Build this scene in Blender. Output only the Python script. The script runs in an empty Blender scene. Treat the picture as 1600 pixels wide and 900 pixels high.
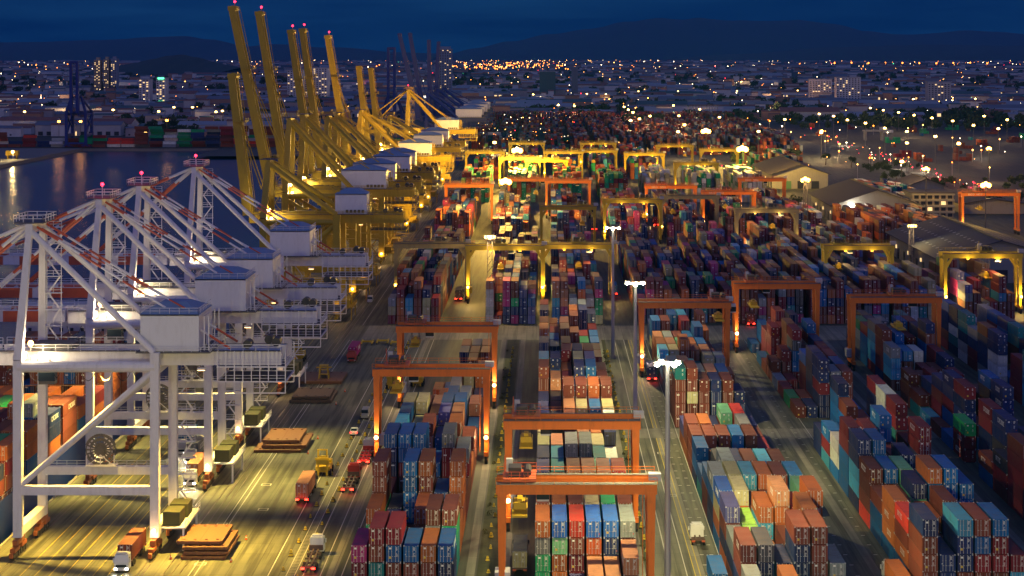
import bpy, math, random
from mathutils import Vector, Matrix
R = math.radians
rnd = random.Random(7)
scn = bpy.context.scene
COL = scn.collection

# ---------------------------------------------------------------- camera
H = 88.0
cd = bpy.data.cameras.new("camera"); cam = bpy.data.objects.new("camera", cd); COL.objects.link(cam)
cam.location = (0, 0, H); cam.rotation_euler = (R(90), 0, 0)
cd.lens = 70.0; cd.sensor_width = 36.0; cd.shift_x = -53/1600; cd.shift_y = -367/1600
cd.clip_start = 1; cd.clip_end = 90000
scn.camera = cam

# ---------------------------------------------------------------- dusk sky
world = bpy.data.worlds.new("World"); scn.world = world; world.use_nodes = True
nt = world.node_tree; nt.nodes.clear()
N = nt.nodes.new; L = nt.links.new
out = N('ShaderNodeOutputWorld'); bg = N('ShaderNodeBackground')
sky = N('ShaderNodeTexSky'); sky.sky_type = 'NISHITA'; sky.sun_disc = False
sky.sun_elevation = R(-3.0); sky.sun_rotation = R(180); sky.altitude = 50; sky.air_density = 1.0; sky.dust_density = 1.2; sky.ozone_density = 3.0
tc = N('ShaderNodeTexCoord'); mp = N('ShaderNodeMapping'); mp.inputs['Scale'].default_value = (1.2, 1.2, 14)
nz = N('ShaderNodeTexNoise'); nz.inputs['Scale'].default_value = 3.2; nz.inputs['Detail'].default_value = 7; nz.inputs['Roughness'].default_value = .6
cr = N('ShaderNodeValToRGB'); cr.color_ramp.elements[0].position = .42; cr.color_ramp.elements[1].position = .66
cr.color_ramp.elements[0].color = (.60, .66, .72, 1); cr.color_ramp.elements[1].color = (4.0, 1.75, 1.35, 1)
mul = N('ShaderNodeMixRGB'); mul.blend_type = 'MULTIPLY'; mul.inputs[0].default_value = 1
add = N('ShaderNodeMixRGB'); add.blend_type = 'ADD'; add.inputs[0].default_value = 1; add.inputs[2].default_value = (.0006, .0102, .0365, 1)
L(tc.outputs['Generated'], mp.inputs[0]); L(mp.outputs[0], nz.inputs[0]); L(nz.outputs[0], cr.inputs[0])
L(sky.outputs[0], add.inputs[1]); L(add.outputs[0], mul.inputs[1]); L(cr.outputs[0], mul.inputs[2])
L(mul.outputs[0], bg.inputs[0]); bg.inputs[1].default_value = 2.6; L(bg.outputs[0], out.inputs[0])
SKY_BG = bg
vs = scn.view_settings; vs.view_transform = 'Standard'; vs.look = 'None'; vs.exposure = 0.1; vs.gamma = 1.0
scn.cycles.use_light_tree = True; scn.cycles.max_bounces = 5; scn.cycles.diffuse_bounces = 2; scn.cycles.glossy_bounces = 2
scn.cycles.sample_clamp_indirect = 3.0; scn.cycles.sample_clamp_direct = 0

# ---------------------------------------------------------------- helpers
class MB:
    """collects verts/faces, builds ONE mesh object"""
    def __init__(s): s.v = []; s.f = []; s.m = []; s.c = []
    def add(s, vs_, fs, mi=0, col=None):
        b = len(s.v); s.v += [tuple(v) for v in vs_]
        for f in fs: s.f.append(tuple(b+i for i in f)); s.m.append(mi); s.c.append(col)
    def box(s, x0, x1, y0, y1, z0, z1, mi=0, col=None, bottom=True):
        vs_ = [(x0,y0,z0),(x1,y0,z0),(x1,y1,z0),(x0,y1,z0),(x0,y0,z1),(x1,y0,z1),(x1,y1,z1),(x0,y1,z1)]
        fs = [(0,1,5,4),(1,2,6,5),(2,3,7,6),(3,0,4,7),(4,5,6,7)]
        if bottom: fs.append((3,2,1,0))
        s.add(vs_, fs, mi, col); return s
    def frame(s, a, b, up=None):
        a = Vector(a); b = Vector(b); d = (b-a)
        if d.length < 1e-6: d = Vector((0,0,1))
        d.normalize(); u = Vector(up) if up else (Vector((0,0,1)) if abs(d.z) < .95 else Vector((0,1,0)))
        x = d.cross(u)
        if x.length < 1e-5: x = d.cross(Vector((1,0,0)))
        x.normalize(); y = x.cross(d).normalized(); return a, b, x, y
    def bar(s, a, b, w, h=None, mi=0, w2=None, h2=None, up=None):
        h = h or w; w2 = w2 or w; h2 = h2 or h; a, b, x, y = s.frame(a, b, up)
        vs_ = [p + x*(sx*ww/2) + y*(sy*hh/2) for p, ww, hh in ((a,w,h),(b,w2,h2)) for sx, sy in ((-1,-1),(1,-1),(1,1),(-1,1))]
        s.add(vs_, [(0,1,5,4),(1,2,6,5),(2,3,7,6),(3,0,4,7),(3,2,1,0),(4,5,6,7)], mi); return s
    def tube(s, a, b, r, n=8, mi=0, r2=None):
        r2 = r if r2 is None else r2; a, b, x, y = s.frame(a, b)
        vs_ = []
        for p, rr in ((a,r),(b,r2)):
            for k in range(n):
                t = 2*math.pi*k/n; vs_.append(p + x*math.cos(t)*rr + y*math.sin(t)*rr)
        fs = [(k,(k+1)%n,n+(k+1)%n,n+k) for k in range(n)] + [tuple(range(n))[::-1], tuple(range(n,2*n))]
        s.add(vs_, fs, mi); return s
    def striped(s, a, b, r, seg, n=6, bar=False):
        a = Vector(a); b = Vector(b); k = max(1, int((b-a).length/seg)); 
        for i in range(k):
            p = a.lerp(b, i/k); q = a.lerp(b, (i+1)/k)
            s.tube(p, q, r, n, i % 2)
        return s
    def ball(s, c, r, mi=0, n=8, m=5, sz=1.0):
        vs_ = [(c[0],c[1],c[2]-r*sz)]
        for j in range(1,m):
            ph = math.pi*j/m
            for k in range(n):
                t = 2*math.pi*k/n; vs_.append((c[0]+r*math.sin(ph)*math.cos(t), c[1]+r*math.sin(ph)*math.sin(t), c[2]-r*sz*math.cos(ph)))
        vs_.append((c[0],c[1],c[2]+r*sz)); fs = []
        for k in range(n): fs.append((0,1+(k+1)%n,1+k))
        for j in range(m-2):
            for k in range(n): a=1+j*n; fs.append((a+k,a+(k+1)%n,a+n+(k+1)%n,a+n+k))
        a = 1+(m-2)*n
        for k in range(n): fs.append((a+k,a+(k+1)%n,len(vs_)-1))
        s.add(vs_, fs, mi); return s
    def rail(s, a, b, h=1.1, step=2.0, w=.07, mi=0):
        a = Vector(a); b = Vector(b); k = max(1, round((b-a).length/step))
        for z in (h, h*.55): s.bar(a+Vector((0,0,z)), b+Vector((0,0,z)), w, w, mi)
        for i in range(k+1):
            p = a.lerp(b, i/k); s.bar(p, p+Vector((0,0,h)), w, w, mi)
        return s
    def mesh(s, name, mats, smooth=False):
        me = bpy.data.meshes.new(name); me.from_pydata(s.v, [], s.f)
        for m in (mats if isinstance(mats, (list,tuple)) else [mats]): me.materials.append(m)
        me.polygons.foreach_set('material_index', s.m)
        if smooth: me.polygons.foreach_set('use_smooth', [True]*len(s.f))
        if any(c is not None for c in s.c):
            ca = me.color_attributes.new('tint', 'FLOAT_COLOR', 'CORNER'); buf = []
            for f, c in zip(s.f, s.c): buf += (list(c)+[1.0])*len(f)
            ca.data.foreach_set('color', buf)
        me.update(); return me
    def build(s, name, mats, parent=None, smooth=False):
        return place(name, s.mesh(name, mats, smooth), parent)

def place(name, data, parent=None, loc=None):
    o = bpy.data.objects.new(name, data); COL.objects.link(o)
    if parent: o.parent = parent
    if loc: o.location = loc
    return o
def tag(o, label, cat=None, group=None, kind=None):
    if label: o['label'] = label
    if cat: o['category'] = cat
    if group: o['group'] = group
    if kind: o['kind'] = kind
    return o
def thing(name, label, cat, loc=(0,0,0), rz=0, group=None):
    o = bpy.data.objects.new(name, None); COL.objects.link(o); o.location = loc; o.rotation_euler = (0,0,rz)
    o.empty_display_size = .5
    return tag(o, label, cat, group)
def kids(o): return [c for c in KIDS.get(o.name, [])]
def copy_tree(o, parent=None):
    c = o.copy(); COL.objects.link(c); c.parent = parent
    for ch in o.children: copy_tree(ch, c)
    return c
ORD = ['first','second','third','fourth','fifth','sixth','seventh','eighth','ninth','tenth','eleventh','twelfth','thirteenth','fourteenth','fifteenth','sixteenth','seventeenth','eighteenth','nineteenth','twentieth']
def ordn(k): return ORD[k] if k < len(ORD) else str(k+1)+'th'

# ---------------------------------------------------------------- materials
MATS = {}
def newmat(name):
    m = bpy.data.materials.new(name); m.use_nodes = True; t = m.node_tree
    return m, t, t.nodes['Principled BSDF']
def paint(name, col, rough=.55, dirt=.25, scale=.35, metal=0.0, streak=True, rust=(.12,.06,.03)):
    if name in MATS: return MATS[name]
    m, t, b = newmat(name); n = t.nodes.new; l = t.links.new
    tc = n('ShaderNodeTexCoord'); mp = n('ShaderNodeMapping'); mp.inputs['Scale'].default_value = (1,1,.25 if streak else 1)
    nz = n('ShaderNodeTexNoise'); nz.inputs['Scale'].default_value = scale*3; nz.inputs['Detail'].default_value = 6; nz.inputs['Roughness'].default_value = .65
    r = n('ShaderNodeValToRGB'); r.color_ramp.elements[0].position = .5; r.color_ramp.elements[1].position = .75
    r.color_ramp.elements[0].color = (0,0,0,1); r.color_ramp.elements[1].color = (dirt*2,)*3+(1,)
    mx = n('ShaderNodeMixRGB'); mx.inputs[1].default_value = (*col,1); mx.inputs[2].default_value = (*[c*.5+rr*.5 for c,rr in zip(col,rust)],1)
    l(tc.outputs['Object'], mp.inputs[0]); l(mp.outputs[0], nz.inputs[0]); l(nz.outputs[0], r.inputs[0]); l(r.outputs[0], mx.inputs[0]); l(mx.outputs[0], b.inputs['Base Color'])
    b.inputs['Roughness'].default_value = rough; b.inputs['Metallic'].default_value = metal
    MATS[name] = m; return m
def glow(name, col, strength, sample=False):
    if name in MATS: return MATS[name]
    m, t, b = newmat(name); b.inputs['Base Color'].default_value = (*col,1)
    b.inputs['Emission Color'].default_value = (*col,1); b.inputs['Emission Strength'].default_value = strength
    if not sample: m.cycles.emission_sampling = 'NONE'
    MATS[name] = m; return m

def container_mat(kind):
    """colour from the object (kind 'obj') or from the per-container colour attribute (kind 'attr')"""
    m, t, b = newmat('container_paint_'+kind); n = t.nodes.new; l = t.links.new
    if kind == 'obj': src = n('ShaderNodeObjectInfo').outputs['Color']
    else:
        a = n('ShaderNodeVertexColor'); a.layer_name = 'tint'; src = a.outputs['Color']
    tc = n('ShaderNodeTexCoord'); oi = n('ShaderNodeObjectInfo')
    va = n('ShaderNodeVectorMath'); va.operation = 'ADD'
    vm = n('ShaderNodeVectorMath'); vm.operation = 'SCALE'; vm.inputs['Scale'].default_value = 90
    l(oi.outputs['Random'], vm.inputs[0]); l(tc.outputs['Object'], va.inputs[0]); l(vm.outputs[0], va.inputs[1])
    nz = n('ShaderNodeTexNoise'); nz.inputs['Scale'].default_value = .8; nz.inputs['Detail'].default_value = 9; nz.inputs['Roughness'].default_value = .7
    l(va.outputs[0], nz.inputs[0])
    r = n('ShaderNodeValToRGB'); r.color_ramp.elements[0].position = .47; r.color_ramp.elements[1].position = .72
    r.color_ramp.elements[0].color = (0,0,0,1); r.color_ramp.elements[1].color = (.5,.5,.5,1); l(nz.outputs[0], r.inputs[0])
    mx = n('ShaderNodeMixRGB'); mx.inputs[2].default_value = (.13,.075,.05,1); l(r.outputs[0], mx.inputs[0]); l(src, mx.inputs[1])
    # upward faces mixed slightly towards a warm pale tone
    g = n('ShaderNodeNewGeometry'); sp = n('ShaderNodeSeparateXYZ'); l(g.outputs['Normal'], sp.inputs[0])
    mr = n('ShaderNodeMapRange'); mr.inputs[1].default_value = .7; mr.inputs[2].default_value = .95; mr.inputs[4].default_value = .05; l(sp.outputs['Z'], mr.inputs[0])
    m2 = n('ShaderNodeMixRGB'); m2.inputs[2].default_value = (.50,.30,.22,1); l(mr.outputs[0], m2.inputs[0]); l(mx.outputs[0], m2.inputs[1])
    l(m2.outputs[0], b.inputs['Base Color'])
    # corrugation
    wv = n('ShaderNodeTexWave'); wv.wave_type = 'BANDS'; wv.bands_direction = 'Y'; wv.inputs['Scale'].default_value = 1.1; l(tc.outputs['Object'], wv.inputs[0])
    bp = n('ShaderNodeBump'); bp.inputs['Strength'].default_value = .5; bp.inputs['Distance'].default_value = .06; l(wv.outputs[1], bp.inputs['Height']); l(bp.outputs[0], b.inputs['Normal'])
    b.inputs['Roughness'].default_value = .62; b.inputs['Specular IOR Level'].default_value = .22
    return m
CM_OBJ = container_mat('obj'); CM_ATT = container_mat('attr')
M_MARK = paint('white_marking', (.75,.75,.72), .6, .1); M_BAR = paint('galvanised_bar', (.42,.42,.42), .45, .2)

def ground_mat(name, col, col2, scale, joints=None, rough=.75, stain=.5, bumpy=.2):
    m, t, b = newmat(name); n = t.nodes.new; l = t.links.new
    tc = n('ShaderNodeTexCoord')
    nz = n('ShaderNodeTexNoise'); nz.inputs['Scale'].default_value = scale; nz.inputs['Detail'].default_value = 8; nz.inputs['Roughness'].default_value = .68; l(tc.outputs['Object'], nz.inputs[0])
    mp = n('ShaderNodeMapping'); mp.inputs['Scale'].default_value = (1,.035,1); l(tc.outputs['Object'], mp.inputs[0])
    n2 = n('ShaderNodeTexNoise'); n2.inputs['Scale'].default_value = .8; n2.inputs['Detail'].default_value = 5; l(mp.outputs[0], n2.inputs[0])
    mx = n('ShaderNodeMixRGB'); mx.inputs[1].default_value = (*col,1); mx.inputs[2].default_value = (*col2,1)
    r = n('ShaderNodeValToRGB'); r.color_ramp.elements[0].position = .35; r.color_ramp.elements[1].position = .65; l(nz.outputs[0], r.inputs[0]); l(r.outputs[0], mx.inputs[0])
    r2 = n('ShaderNodeValToRGB'); r2.color_ramp.elements[0].position = .38; r2.color_ramp.elements[1].position = .56; l(n2.outputs[0], r2.inputs[0])
    r2.color_ramp.elements[0].color = (1-stain,)*3+(1,); r2.color_ramp.elements[1].color = (1,1,1,1)
    mu = n('ShaderNodeMixRGB'); mu.blend_type = 'MULTIPLY'; mu.inputs[0].default_value = 1; l(mx.outputs[0], mu.inputs[1]); l(r2.outputs[0], mu.inputs[2])
    last = mu.outputs[0]
    if joints:
        bk = n('ShaderNodeTexBrick'); bk.offset = 0; bk.inputs['Scale'].default_value = 1; bk.inputs['Brick Width'].default_value = joints[0]; bk.inputs['Row Height'].default_value = joints[1]
        bk.inputs['Mortar Size'].default_value = .07; bk.inputs['Color1'].default_value = (1,1,1,1); bk.inputs['Color2'].default_value = (.86,.86,.86,1); bk.inputs['Mortar'].default_value = (.5,.5,.5,1)
        l(tc.outputs['Object'], bk.inputs[0]); m3 = n('ShaderNodeMixRGB'); m3.blend_type = 'MULTIPLY'; m3.inputs[0].default_value = 1; l(last, m3.inputs[1]); l(bk.outputs[0], m3.inputs[2]); last = m3.outputs[0]
    l(last, b.inputs['Base Color'])
    bp = n('ShaderNodeBump'); bp.inputs['Strength'].default_value = bumpy; bp.inputs['Distance'].default_value = .05; l(nz.outputs[0], bp.inputs['Height']); l(bp.outputs[0], b.inputs['Normal'])
    mr = n('ShaderNodeMapRange'); mr.inputs[3].default_value = rough-.2; mr.inputs[4].default_value = rough+.15; l(nz.outputs[0], mr.inputs[0]); l(mr.outputs[0], b.inputs['Roughness'])
    return m

# ---------------------------------------------------------------- the setting: land, water, paving
def sheet(name, x0, x1, y0, y1, z, mat, kind='structure', parent=None):
    o = MB().box(x0, x1, y0, y1, z-.004 if z > .004 else z-.5, z, 0, None, False).build(name, mat, parent) if False else None
    mb = MB(); mb.add([(x0,y0,z),(x1,y0,z),(x1,y1,z),(x0,y1,z)], [(0,1,2,3)]); o = mb.build(name, mat, parent)
    if kind: o['kind'] = kind
    return o
QX = -97.0      # quay edge
BANK = 1837.0   # far bank of the basin
G_LAND = ground_mat('land_earth', (.022,.026,.02), (.05,.05,.04), .004, rough=.9)
# land as one sheet with the basin cut out (L-shaped), drop walls down to the water
mb = MB()
E = 60000
mb.add([(QX,-200,0),(E,-200,0),(E,E,0),(-E,E,0),(-E,BANK,0),(QX,BANK,0)], [(0,1,2,3,4,5)])
o = mb.build('ground', G_LAND); o['kind'] = 'structure'
mb = MB(); mb.add([(QX,-200,0),(QX,BANK,0),(QX,BANK,-6),(QX,-200,-6)], [(0,1,2,3)])
mb.add([(QX,BANK,0),(-E,BANK,0),(-E,BANK,-6),(QX,BANK,-6)], [(0,1,2,3)])
mb.box(QX-.5,QX,-200,BANK-1,-.35,.25)
for k in range(60): mb.box(QX-1.3,QX-.5,300+k*22,301.2+k*22,-2.6,-.3)
for k in range(120): mb.box(-1900+k*15,-1899+k*15,BANK-.7,BANK,-2.2,.1)
o = mb.build('quay_wall', paint('quay_concrete', (.22,.2,.18), .85, .4)); tag(o, 'dark concrete quay wall with rubber fenders along the basin', 'wall')
# water
m, t, b = newmat('harbour_water'); n = t.nodes.new; l = t.links.new
b.inputs['Base Color'].default_value = (.0005,.055,.12,1); b.inputs['Roughness'].default_value = .24; b.inputs['IOR'].default_value = 1.33; b.inputs['Specular IOR Level'].default_value = .25
tc = n('ShaderNodeTexCoord'); mp = n('ShaderNodeMapping'); mp.inputs['Scale'].default_value = (1,.6,1)
nz = n('ShaderNodeTexNoise'); nz.inputs['Scale'].default_value = .22; nz.inputs['Detail'].default_value = 5; nz.inputs['Roughness'].default_value = .6
n2 = n('ShaderNodeTexNoise'); n2.inputs['Scale'].default_value = .012; n2.inputs['Detail'].default_value = 4
l(tc.outputs['Object'], mp.inputs[0]); l(mp.outputs[0], nz.inputs[0]); l(tc.outputs['Object'], n2.inputs[0])
mr = n('ShaderNodeMapRange'); mr.inputs[1].default_value = .35; mr.inputs[2].default_value = .65; mr.inputs[3].default_value = .25; mr.inputs[4].default_value = .7; l(n2.outputs[0], mr.inputs[0])
bp = n('ShaderNodeBump'); bp.inputs['Distance'].default_value = .8; l(mr.outputs[0], bp.inputs['Strength']); l(nz.outputs[0], bp.inputs['Height']); l(bp.outputs[0], b.inputs['Normal'])
M_WATER = m
sheet('harbour_water', -6000, QX+.1, -300, BANK+.5, -2.6, M_WATER)

M_APRON = ground_mat('apron_concrete', (.105,.104,.064), (.20,.195,.12), .035, joints=(6,9), rough=.7, stain=.62)
M_ASPH = ground_mat('yard_asphalt', (.055,.058,.038), (.11,.115,.075), .05, joints=None, rough=.72, stain=.5)
M_LANE = ground_mat('lane_concrete', (.095,.096,.062), (.17,.168,.11), .05, joints=(4.5,7), rough=.72, stain=.66)
M_RUN = ground_mat('runway_strip_concrete', (.2,.19,.15), (.28,.26,.2), .2, joints=(3,12), rough=.8, stain=.35)
M_VERGE = ground_mat('planted_verge', (.05,.06,.025), (.10,.10,.04), .5, rough=.95, stain=.4)
sheet('quay_apron', QX, -57.5, 200, 1700, .012, M_APRON)
sheet('apron_road', -57.5, -37.6, 200, 1700, .012, M_LANE)
sheet('container_yard', -37.6, 260, 200, 1700, .012, M_ASPH)
sheet('cross_road', -57, 240, 611, 643, .024, M_RUN)
sheet('cross_road', 17.8, 90, 455, 466.5, .024, M_RUN)
sheet('centre_road', 17.8, 29.8, 200, 455, .024, M_LANE)
sheet('centre_road', 17.8, 29.8, 466.5, 611, .024, M_LANE)
sheet('side_road', 50.5, 60.4, 200, 455, .024, M_LANE)
sheet('side_road', 50.5, 60.4, 466.5, 611, .024, M_LANE)
sheet('container_yard', -300, 520, 1700.01, 2650, .012, M_ASPH)
M_PARK = ground_mat('truck_park_paving', (.045,.038,.04), (.085,.068,.06), .02, rough=.85, stain=.5)
sheet('truck_park', 262, 1200, 1150, 2500, .02, M_PARK)
sheet('container_yard', 260.01, 262, 1150, 1700, .016, M_ASPH)

M_WLINE = paint('white_road_paint', (.55,.53,.46), .7, .35, 1.5); M_YLINE = paint('yellow_road_paint', (.55,.42,.05), .7, .35, 1.5)
M_STEEL = paint('rail_steel', (.16,.13,.11), .4, .4, metal=.6)
mb = MB()
def ln(x, y0, y1, w=.16, z=.045, mi=0): mb.add([(x-w/2,y0,z),(x+w/2,y0,z),(x+w/2,y1,z),(x-w/2,y1,z)], [(0,1,2,3)], mi)
for x in (-46.8,-40.9,-38,-34.4,21,23.8,-59.2,-60.2): ln(x, 250, 611, .17)
for x in (-46.8,-59.2,-40.9): ln(x, 643, 1300, .2)
for x in (25.2,26.05): ln(x, 250, 455, .17, .045, 1); ln(x, 467, 611, .17, .045, 1)
for k in range(8): ln(-88.5+2.45*k, 250, 900, .14, .045, 1)
for x in (30.3,47.4,60.9): ln(x, 250, 611, .12)
for k in range(45):      # bay ticks on the lanes
    y = 300+k*7
    for x in (27.3,29.0): mb.add([(x-.35,y,.045),(x+.35,y,.045),(x+.35,y+.35,.045),(x-.35,y+.35,.045)], [(0,1,2,3)], 0)
    for x in (52.5,57.8): mb.add([(x-.35,y,.045),(x+.35,y,.045),(x+.35,y+.35,.045),(x-.35,y+.35,.045)], [(0,1,2,3)], 0)
# ladder-like hatching between the bollards
for x in (-43.75,-42.35): ln(x, 280, 611, .14)
for k in range(330): mb.add([(-43.6,281+k,.045),(-42.5,281+k,.045),(-42.5,281.14+k,.045),(-43.6,281.14+k,.045)], [(0,1,2,3)], 0)
# manhole frames / patches
for (x,y) in ((-60.5,342),(-63,352),(-58,405),(-61.5,371),(-55.5,383),(24.5,437),(24,395)):
    for (a,b_,c,d) in ((x,x+2,y,y+.2),(x,x+2,y+1.6,y+1.8),(x,x+.2,y+.2,y+1.6),(x+1.8,x+2,y+.2,y+1.6)): mb.add([(a,c,.045),(b_,c,.045),(b_,d,.045),(a,d,.045)], [(0,1,2,3)], 0)
for k in range(60):      # yellow hatching at the fronts of the far blocks
    x = -51+k*.9*1.3
    if k % 9 < 6: mb.add([(x,643.4,.05),(x+.4,643.4,.05),(x+1.2,645.2,.05),(x+.8,645.2,.05)], [(0,1,2,3)], 1)
o = mb.build('road_markings', [M_WLINE, M_YLINE]); o['kind'] = 'structure'
mb = MB()
for x in (-92.9,-92.1,-68.9,-68.1,-64.6,-63.2,-61.9): mb.box(x-.09,x+.09,220,1500,.02,.08)
o = mb.build('crane_rails', M_STEEL); o['kind'] = 'structure'

# ---------------------------------------------------------------- containers
TH = 2.8     # tier height
CW = 2.44; CLN = 12.19
PAL = {'n':(.012,.030,.12),'b':(.006,.12,.36),'l':(.05,.32,.52),'B':(.02,.14,.55),'t':(.01,.20,.21),'g':(.012,.30,.12),'p':(.14,.42,.22),
 'r':(.19,.016,.028),'k':(.17,.042,.028),'o':(.42,.12,.035),'s':(.46,.19,.10),'x':(.62,.12,.03),'R':(.60,.045,.03),'y':(.22,.245,.26),'w':(.58,.58,.55),
 'c':(.42,.38,.20),'m':(.42,.025,.17),'q':(.09,.10,.30),'G':(.30,.60,.10),'d':(.05,.055,.07)}
CNAME = {'n':'navy','b':'blue','l':'light blue','B':'bright blue','t':'teal','g':'green','p':'pale green','r':'maroon','k':'dark brown','o':'orange-brown','s':'salmon brown',
 'x':'orange','R':'bright red','y':'grey','w':'white','c':'cream','m':'magenta','q':'lavender','G':'lime green','d':'charcoal'}
W_MIX = 'kkkkkkkkkkrrrrrrrooooosnnnnnnnbbbblbtgyqcwkrk'
W_DARK = 'kkkkkkrrrrrrrrrrrkrnnnnnnnnnnbbbbbbbbllttgokrdyyw'
W_FAR = 'kkkkrrrrroossnnnnbblymmqwcgx'
W_GREEN = 'gggGoooxrrkpg'
CONT = []    # every container of the yard: x,y (left, front), tier, colour, block info
def jitter(c, a=.3):
    f = 1+rnd.uniform(-a, a); return tuple(max(.004, min(.9, v*f*(1+rnd.uniform(-.06,.06)))) for v in c)
def block(bid, x0, y0, nb, table=None, mix=W_MIX, hmin=2, hmax=5, P=13.0, ncol=6, pitch=2.8, fill=.93, z0=0.05):
    hs = [rnd.randint(hmin, hmax) for _ in range(ncol)]
    for b in range(nb):
        for c in range(ncol):
            if table and b in table and table[b][c] is not None: st = table[b][c]
            else:
                if rnd.random() < .7: hs[c] = max(hmin, min(hmax, hs[c]+rnd.choice((-2,-1,-1,1,1,2))))
                h = hs[c] if rnd.random() < fill else max(0, hmin-2)
                base = rnd.choice(mix); st = ''
                for _ in range(h):
                    st += base
                    if rnd.random() < .6: base = rnd.choice(mix)
            for t, ch in enumerate(st):
                CONT.append(dict(b=bid, bay=b, col=c, t=t, n=len(st), x=x0+c*pitch+rnd.uniform(-.04,.04), y=y0+b*P+rnd.uniform(-.12,.12), z=z0+t*TH, ch=ch, L=CLN, nc=ncol))
_ = None
TA = {0:["nrm",  "kktkr"[1:], "kkbr", "kkb", "kko", "nnb"],
      1:["", "kk", "k", "kk", "nnyk", "ttgk"],
      2:["tgo","nn","k","koo","kk","oo"],
      3:["ggkkk","rd","nbbbb","kkoko","kcb","okooo"],
      4:["kr","k","nn","kk","n","rk"],
      5:["rrnnb","kkrbb","nnnbb","nnb","kkrry","kkry"],
      6:["nt","nk","kk","nb","kyk","ko"],
      7:["nnbl","nnk","kksk","yyb","kkyo","kkk"],
      8:["nnkb","kkc","nkl","nnnq","kkks","kk"],
      9:["nnnc","nnnc","kko","nnbb","nnnb","nb"],
      10:["kkg","nnk","kks","nnb","nny","kks"],
      11:["","","ko","nnb","kky","nk"],12:["","","kx","nny","kk","nn"],
      13:["","","","ooo","ccc","ooo"],14:["","x","b","oo","cc","nks"],
      15:["","","","nn","nnk","kk"],16:["","","","nnn","kkk","nnk"],17:["","","","nnr","knn","rrk"]}
TB = {0:["","","q","rs","ks","tks"],
      1:["ggyo","oopB","rrkR","ooxB","knnB","tkky"],
      2:["kkkk","kkro","kkkk","kkcc","kgpg","kkok"],
      3:["xs","kxs","yyo","kks","kkk","kk"],
      4:["cc","ksx","ccys","kkks","kkks","rrrR"[:4]],
      5:["yyq","oot","nn","kk","kpp","pp"],
      6:["ynn","ttl","kkky","kkky","nnt","tb"],
      7:["nnc","kcs","kkk","rss","kcc","kw"],
      8:["yyc","kk","kkkk","kks","kso","kkcw"],
      9:["nnq","kkd","kkks","kkkc","kkbb","kkkc"],
      10:["nnq","nrk","kkkkk","kkkkk","kkbRo","kkkkk"],
      11:["nnn","ndd","kdd","nkd","kkb","kk"]}
TC = {0:["kky","","kko","","",""],
      1:["nnkk","nnnd","krn","kknnk","kkkkk","yyy"],
      2:["kny","klG","ko","kkk","kkkko","rr"],
      3:["onkq","klG","kklo","kkoos","kkkR","kkkoo"],
      4:["bocB","kkxc","kkk","kkn","klq","kkqp"],
      5:["nnby","kkcc","nkyl","kkko","kkok","ktll"],
      6:["rkb","ocky","nkn","kkd","kkb","kk"],
      7:["tb","kkd","nnn","krk","bbl","kok"],
      8:["nbb","kk","nn","kk","bb","kn"],
      9:["kkk","kbk","tbk","nnb","nnk","rr"],
      10:["okk","kko","cc","kk","kky","kk"],
      11:["oq","kk","nn","kkp","kkR","nn"],
      # beyond the small cross lane
      12:None}
del TC[12]
TC2 = {0:["kkkkt","kkckk","kkkk","nnnn","kkkk","nnn"],
       1:["kk","kkks","nnny","kkks","nnnb","nn"],
       2:["kkky","kkks","nnn","kk","nnn","kkk"],
       3:["nny","kks","kyt","cc","rr","rk"],
       4:["nl","ky","nk","tt","nrc","bby"],
       5:["nyl","kpc","kkko","kbk","rrs","yb"],
       6:["pko","kks","kkp","ooo","bbb","kk"],
       7:["kks","kyy","kkk","kkb","bbbb","kk"]}
TD = {0:["kkkkn","knn","kknnl","kkrbk","kkrrb","llr"],
      1:["bokR","ko","kk","yGc","kcl","nkr"],
      2:["booo","nk","kko","kkkk","nnb","kk"],
      3:["bbko"[:3],"kkk","nnpn","kknbo","kkkbb","nkbb"],
      4:["Rkkk","bkkb","kngp","kgk","kkb","knnb"]}
BLOCKS = {'A':'the block left of the middle lane','B':'the block under the two nearest orange gantries','C':'the block right of the lamp masts',
 'C2':'the block under the orange gantry right of the masts','D':'the dark block right of the side lane','D2':'the far half of the dark right block','E':'the block under the far right orange gantry',
 'F':'the block at the right frame edge','ship':'the moored ship'}
def colset(x0): return x0
block('A', -31.45, 322, 18, TA, hmin=3, hmax=5)
block('B', -1.75, 314, 22, TB, hmin=3, hmax=5)
block('C', 30.4, 298, 12, TC, hmin=2, hmax=4)
block('C2', 30.4, 468, 10, TC2, hmin=2, hmax=4)
block('D', 59.8, 316, 11, TD, mix=W_DARK, fill=.88, hmin=2, hmax=5)
block('D2', 60.3, 480, 9, None, mix=W_DARK, fill=.85, hmin=1, hmax=5)
block('E', 90.0, 350, 19, None, mix=W_DARK, fill=.82, hmin=1, hmax=5)
block('F', 119.0, 420, 14, None, mix=W_DARK+'ww', fill=.85, hmin=1, hmax=5)
NEAR_ROW_END = len(CONT)
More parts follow.
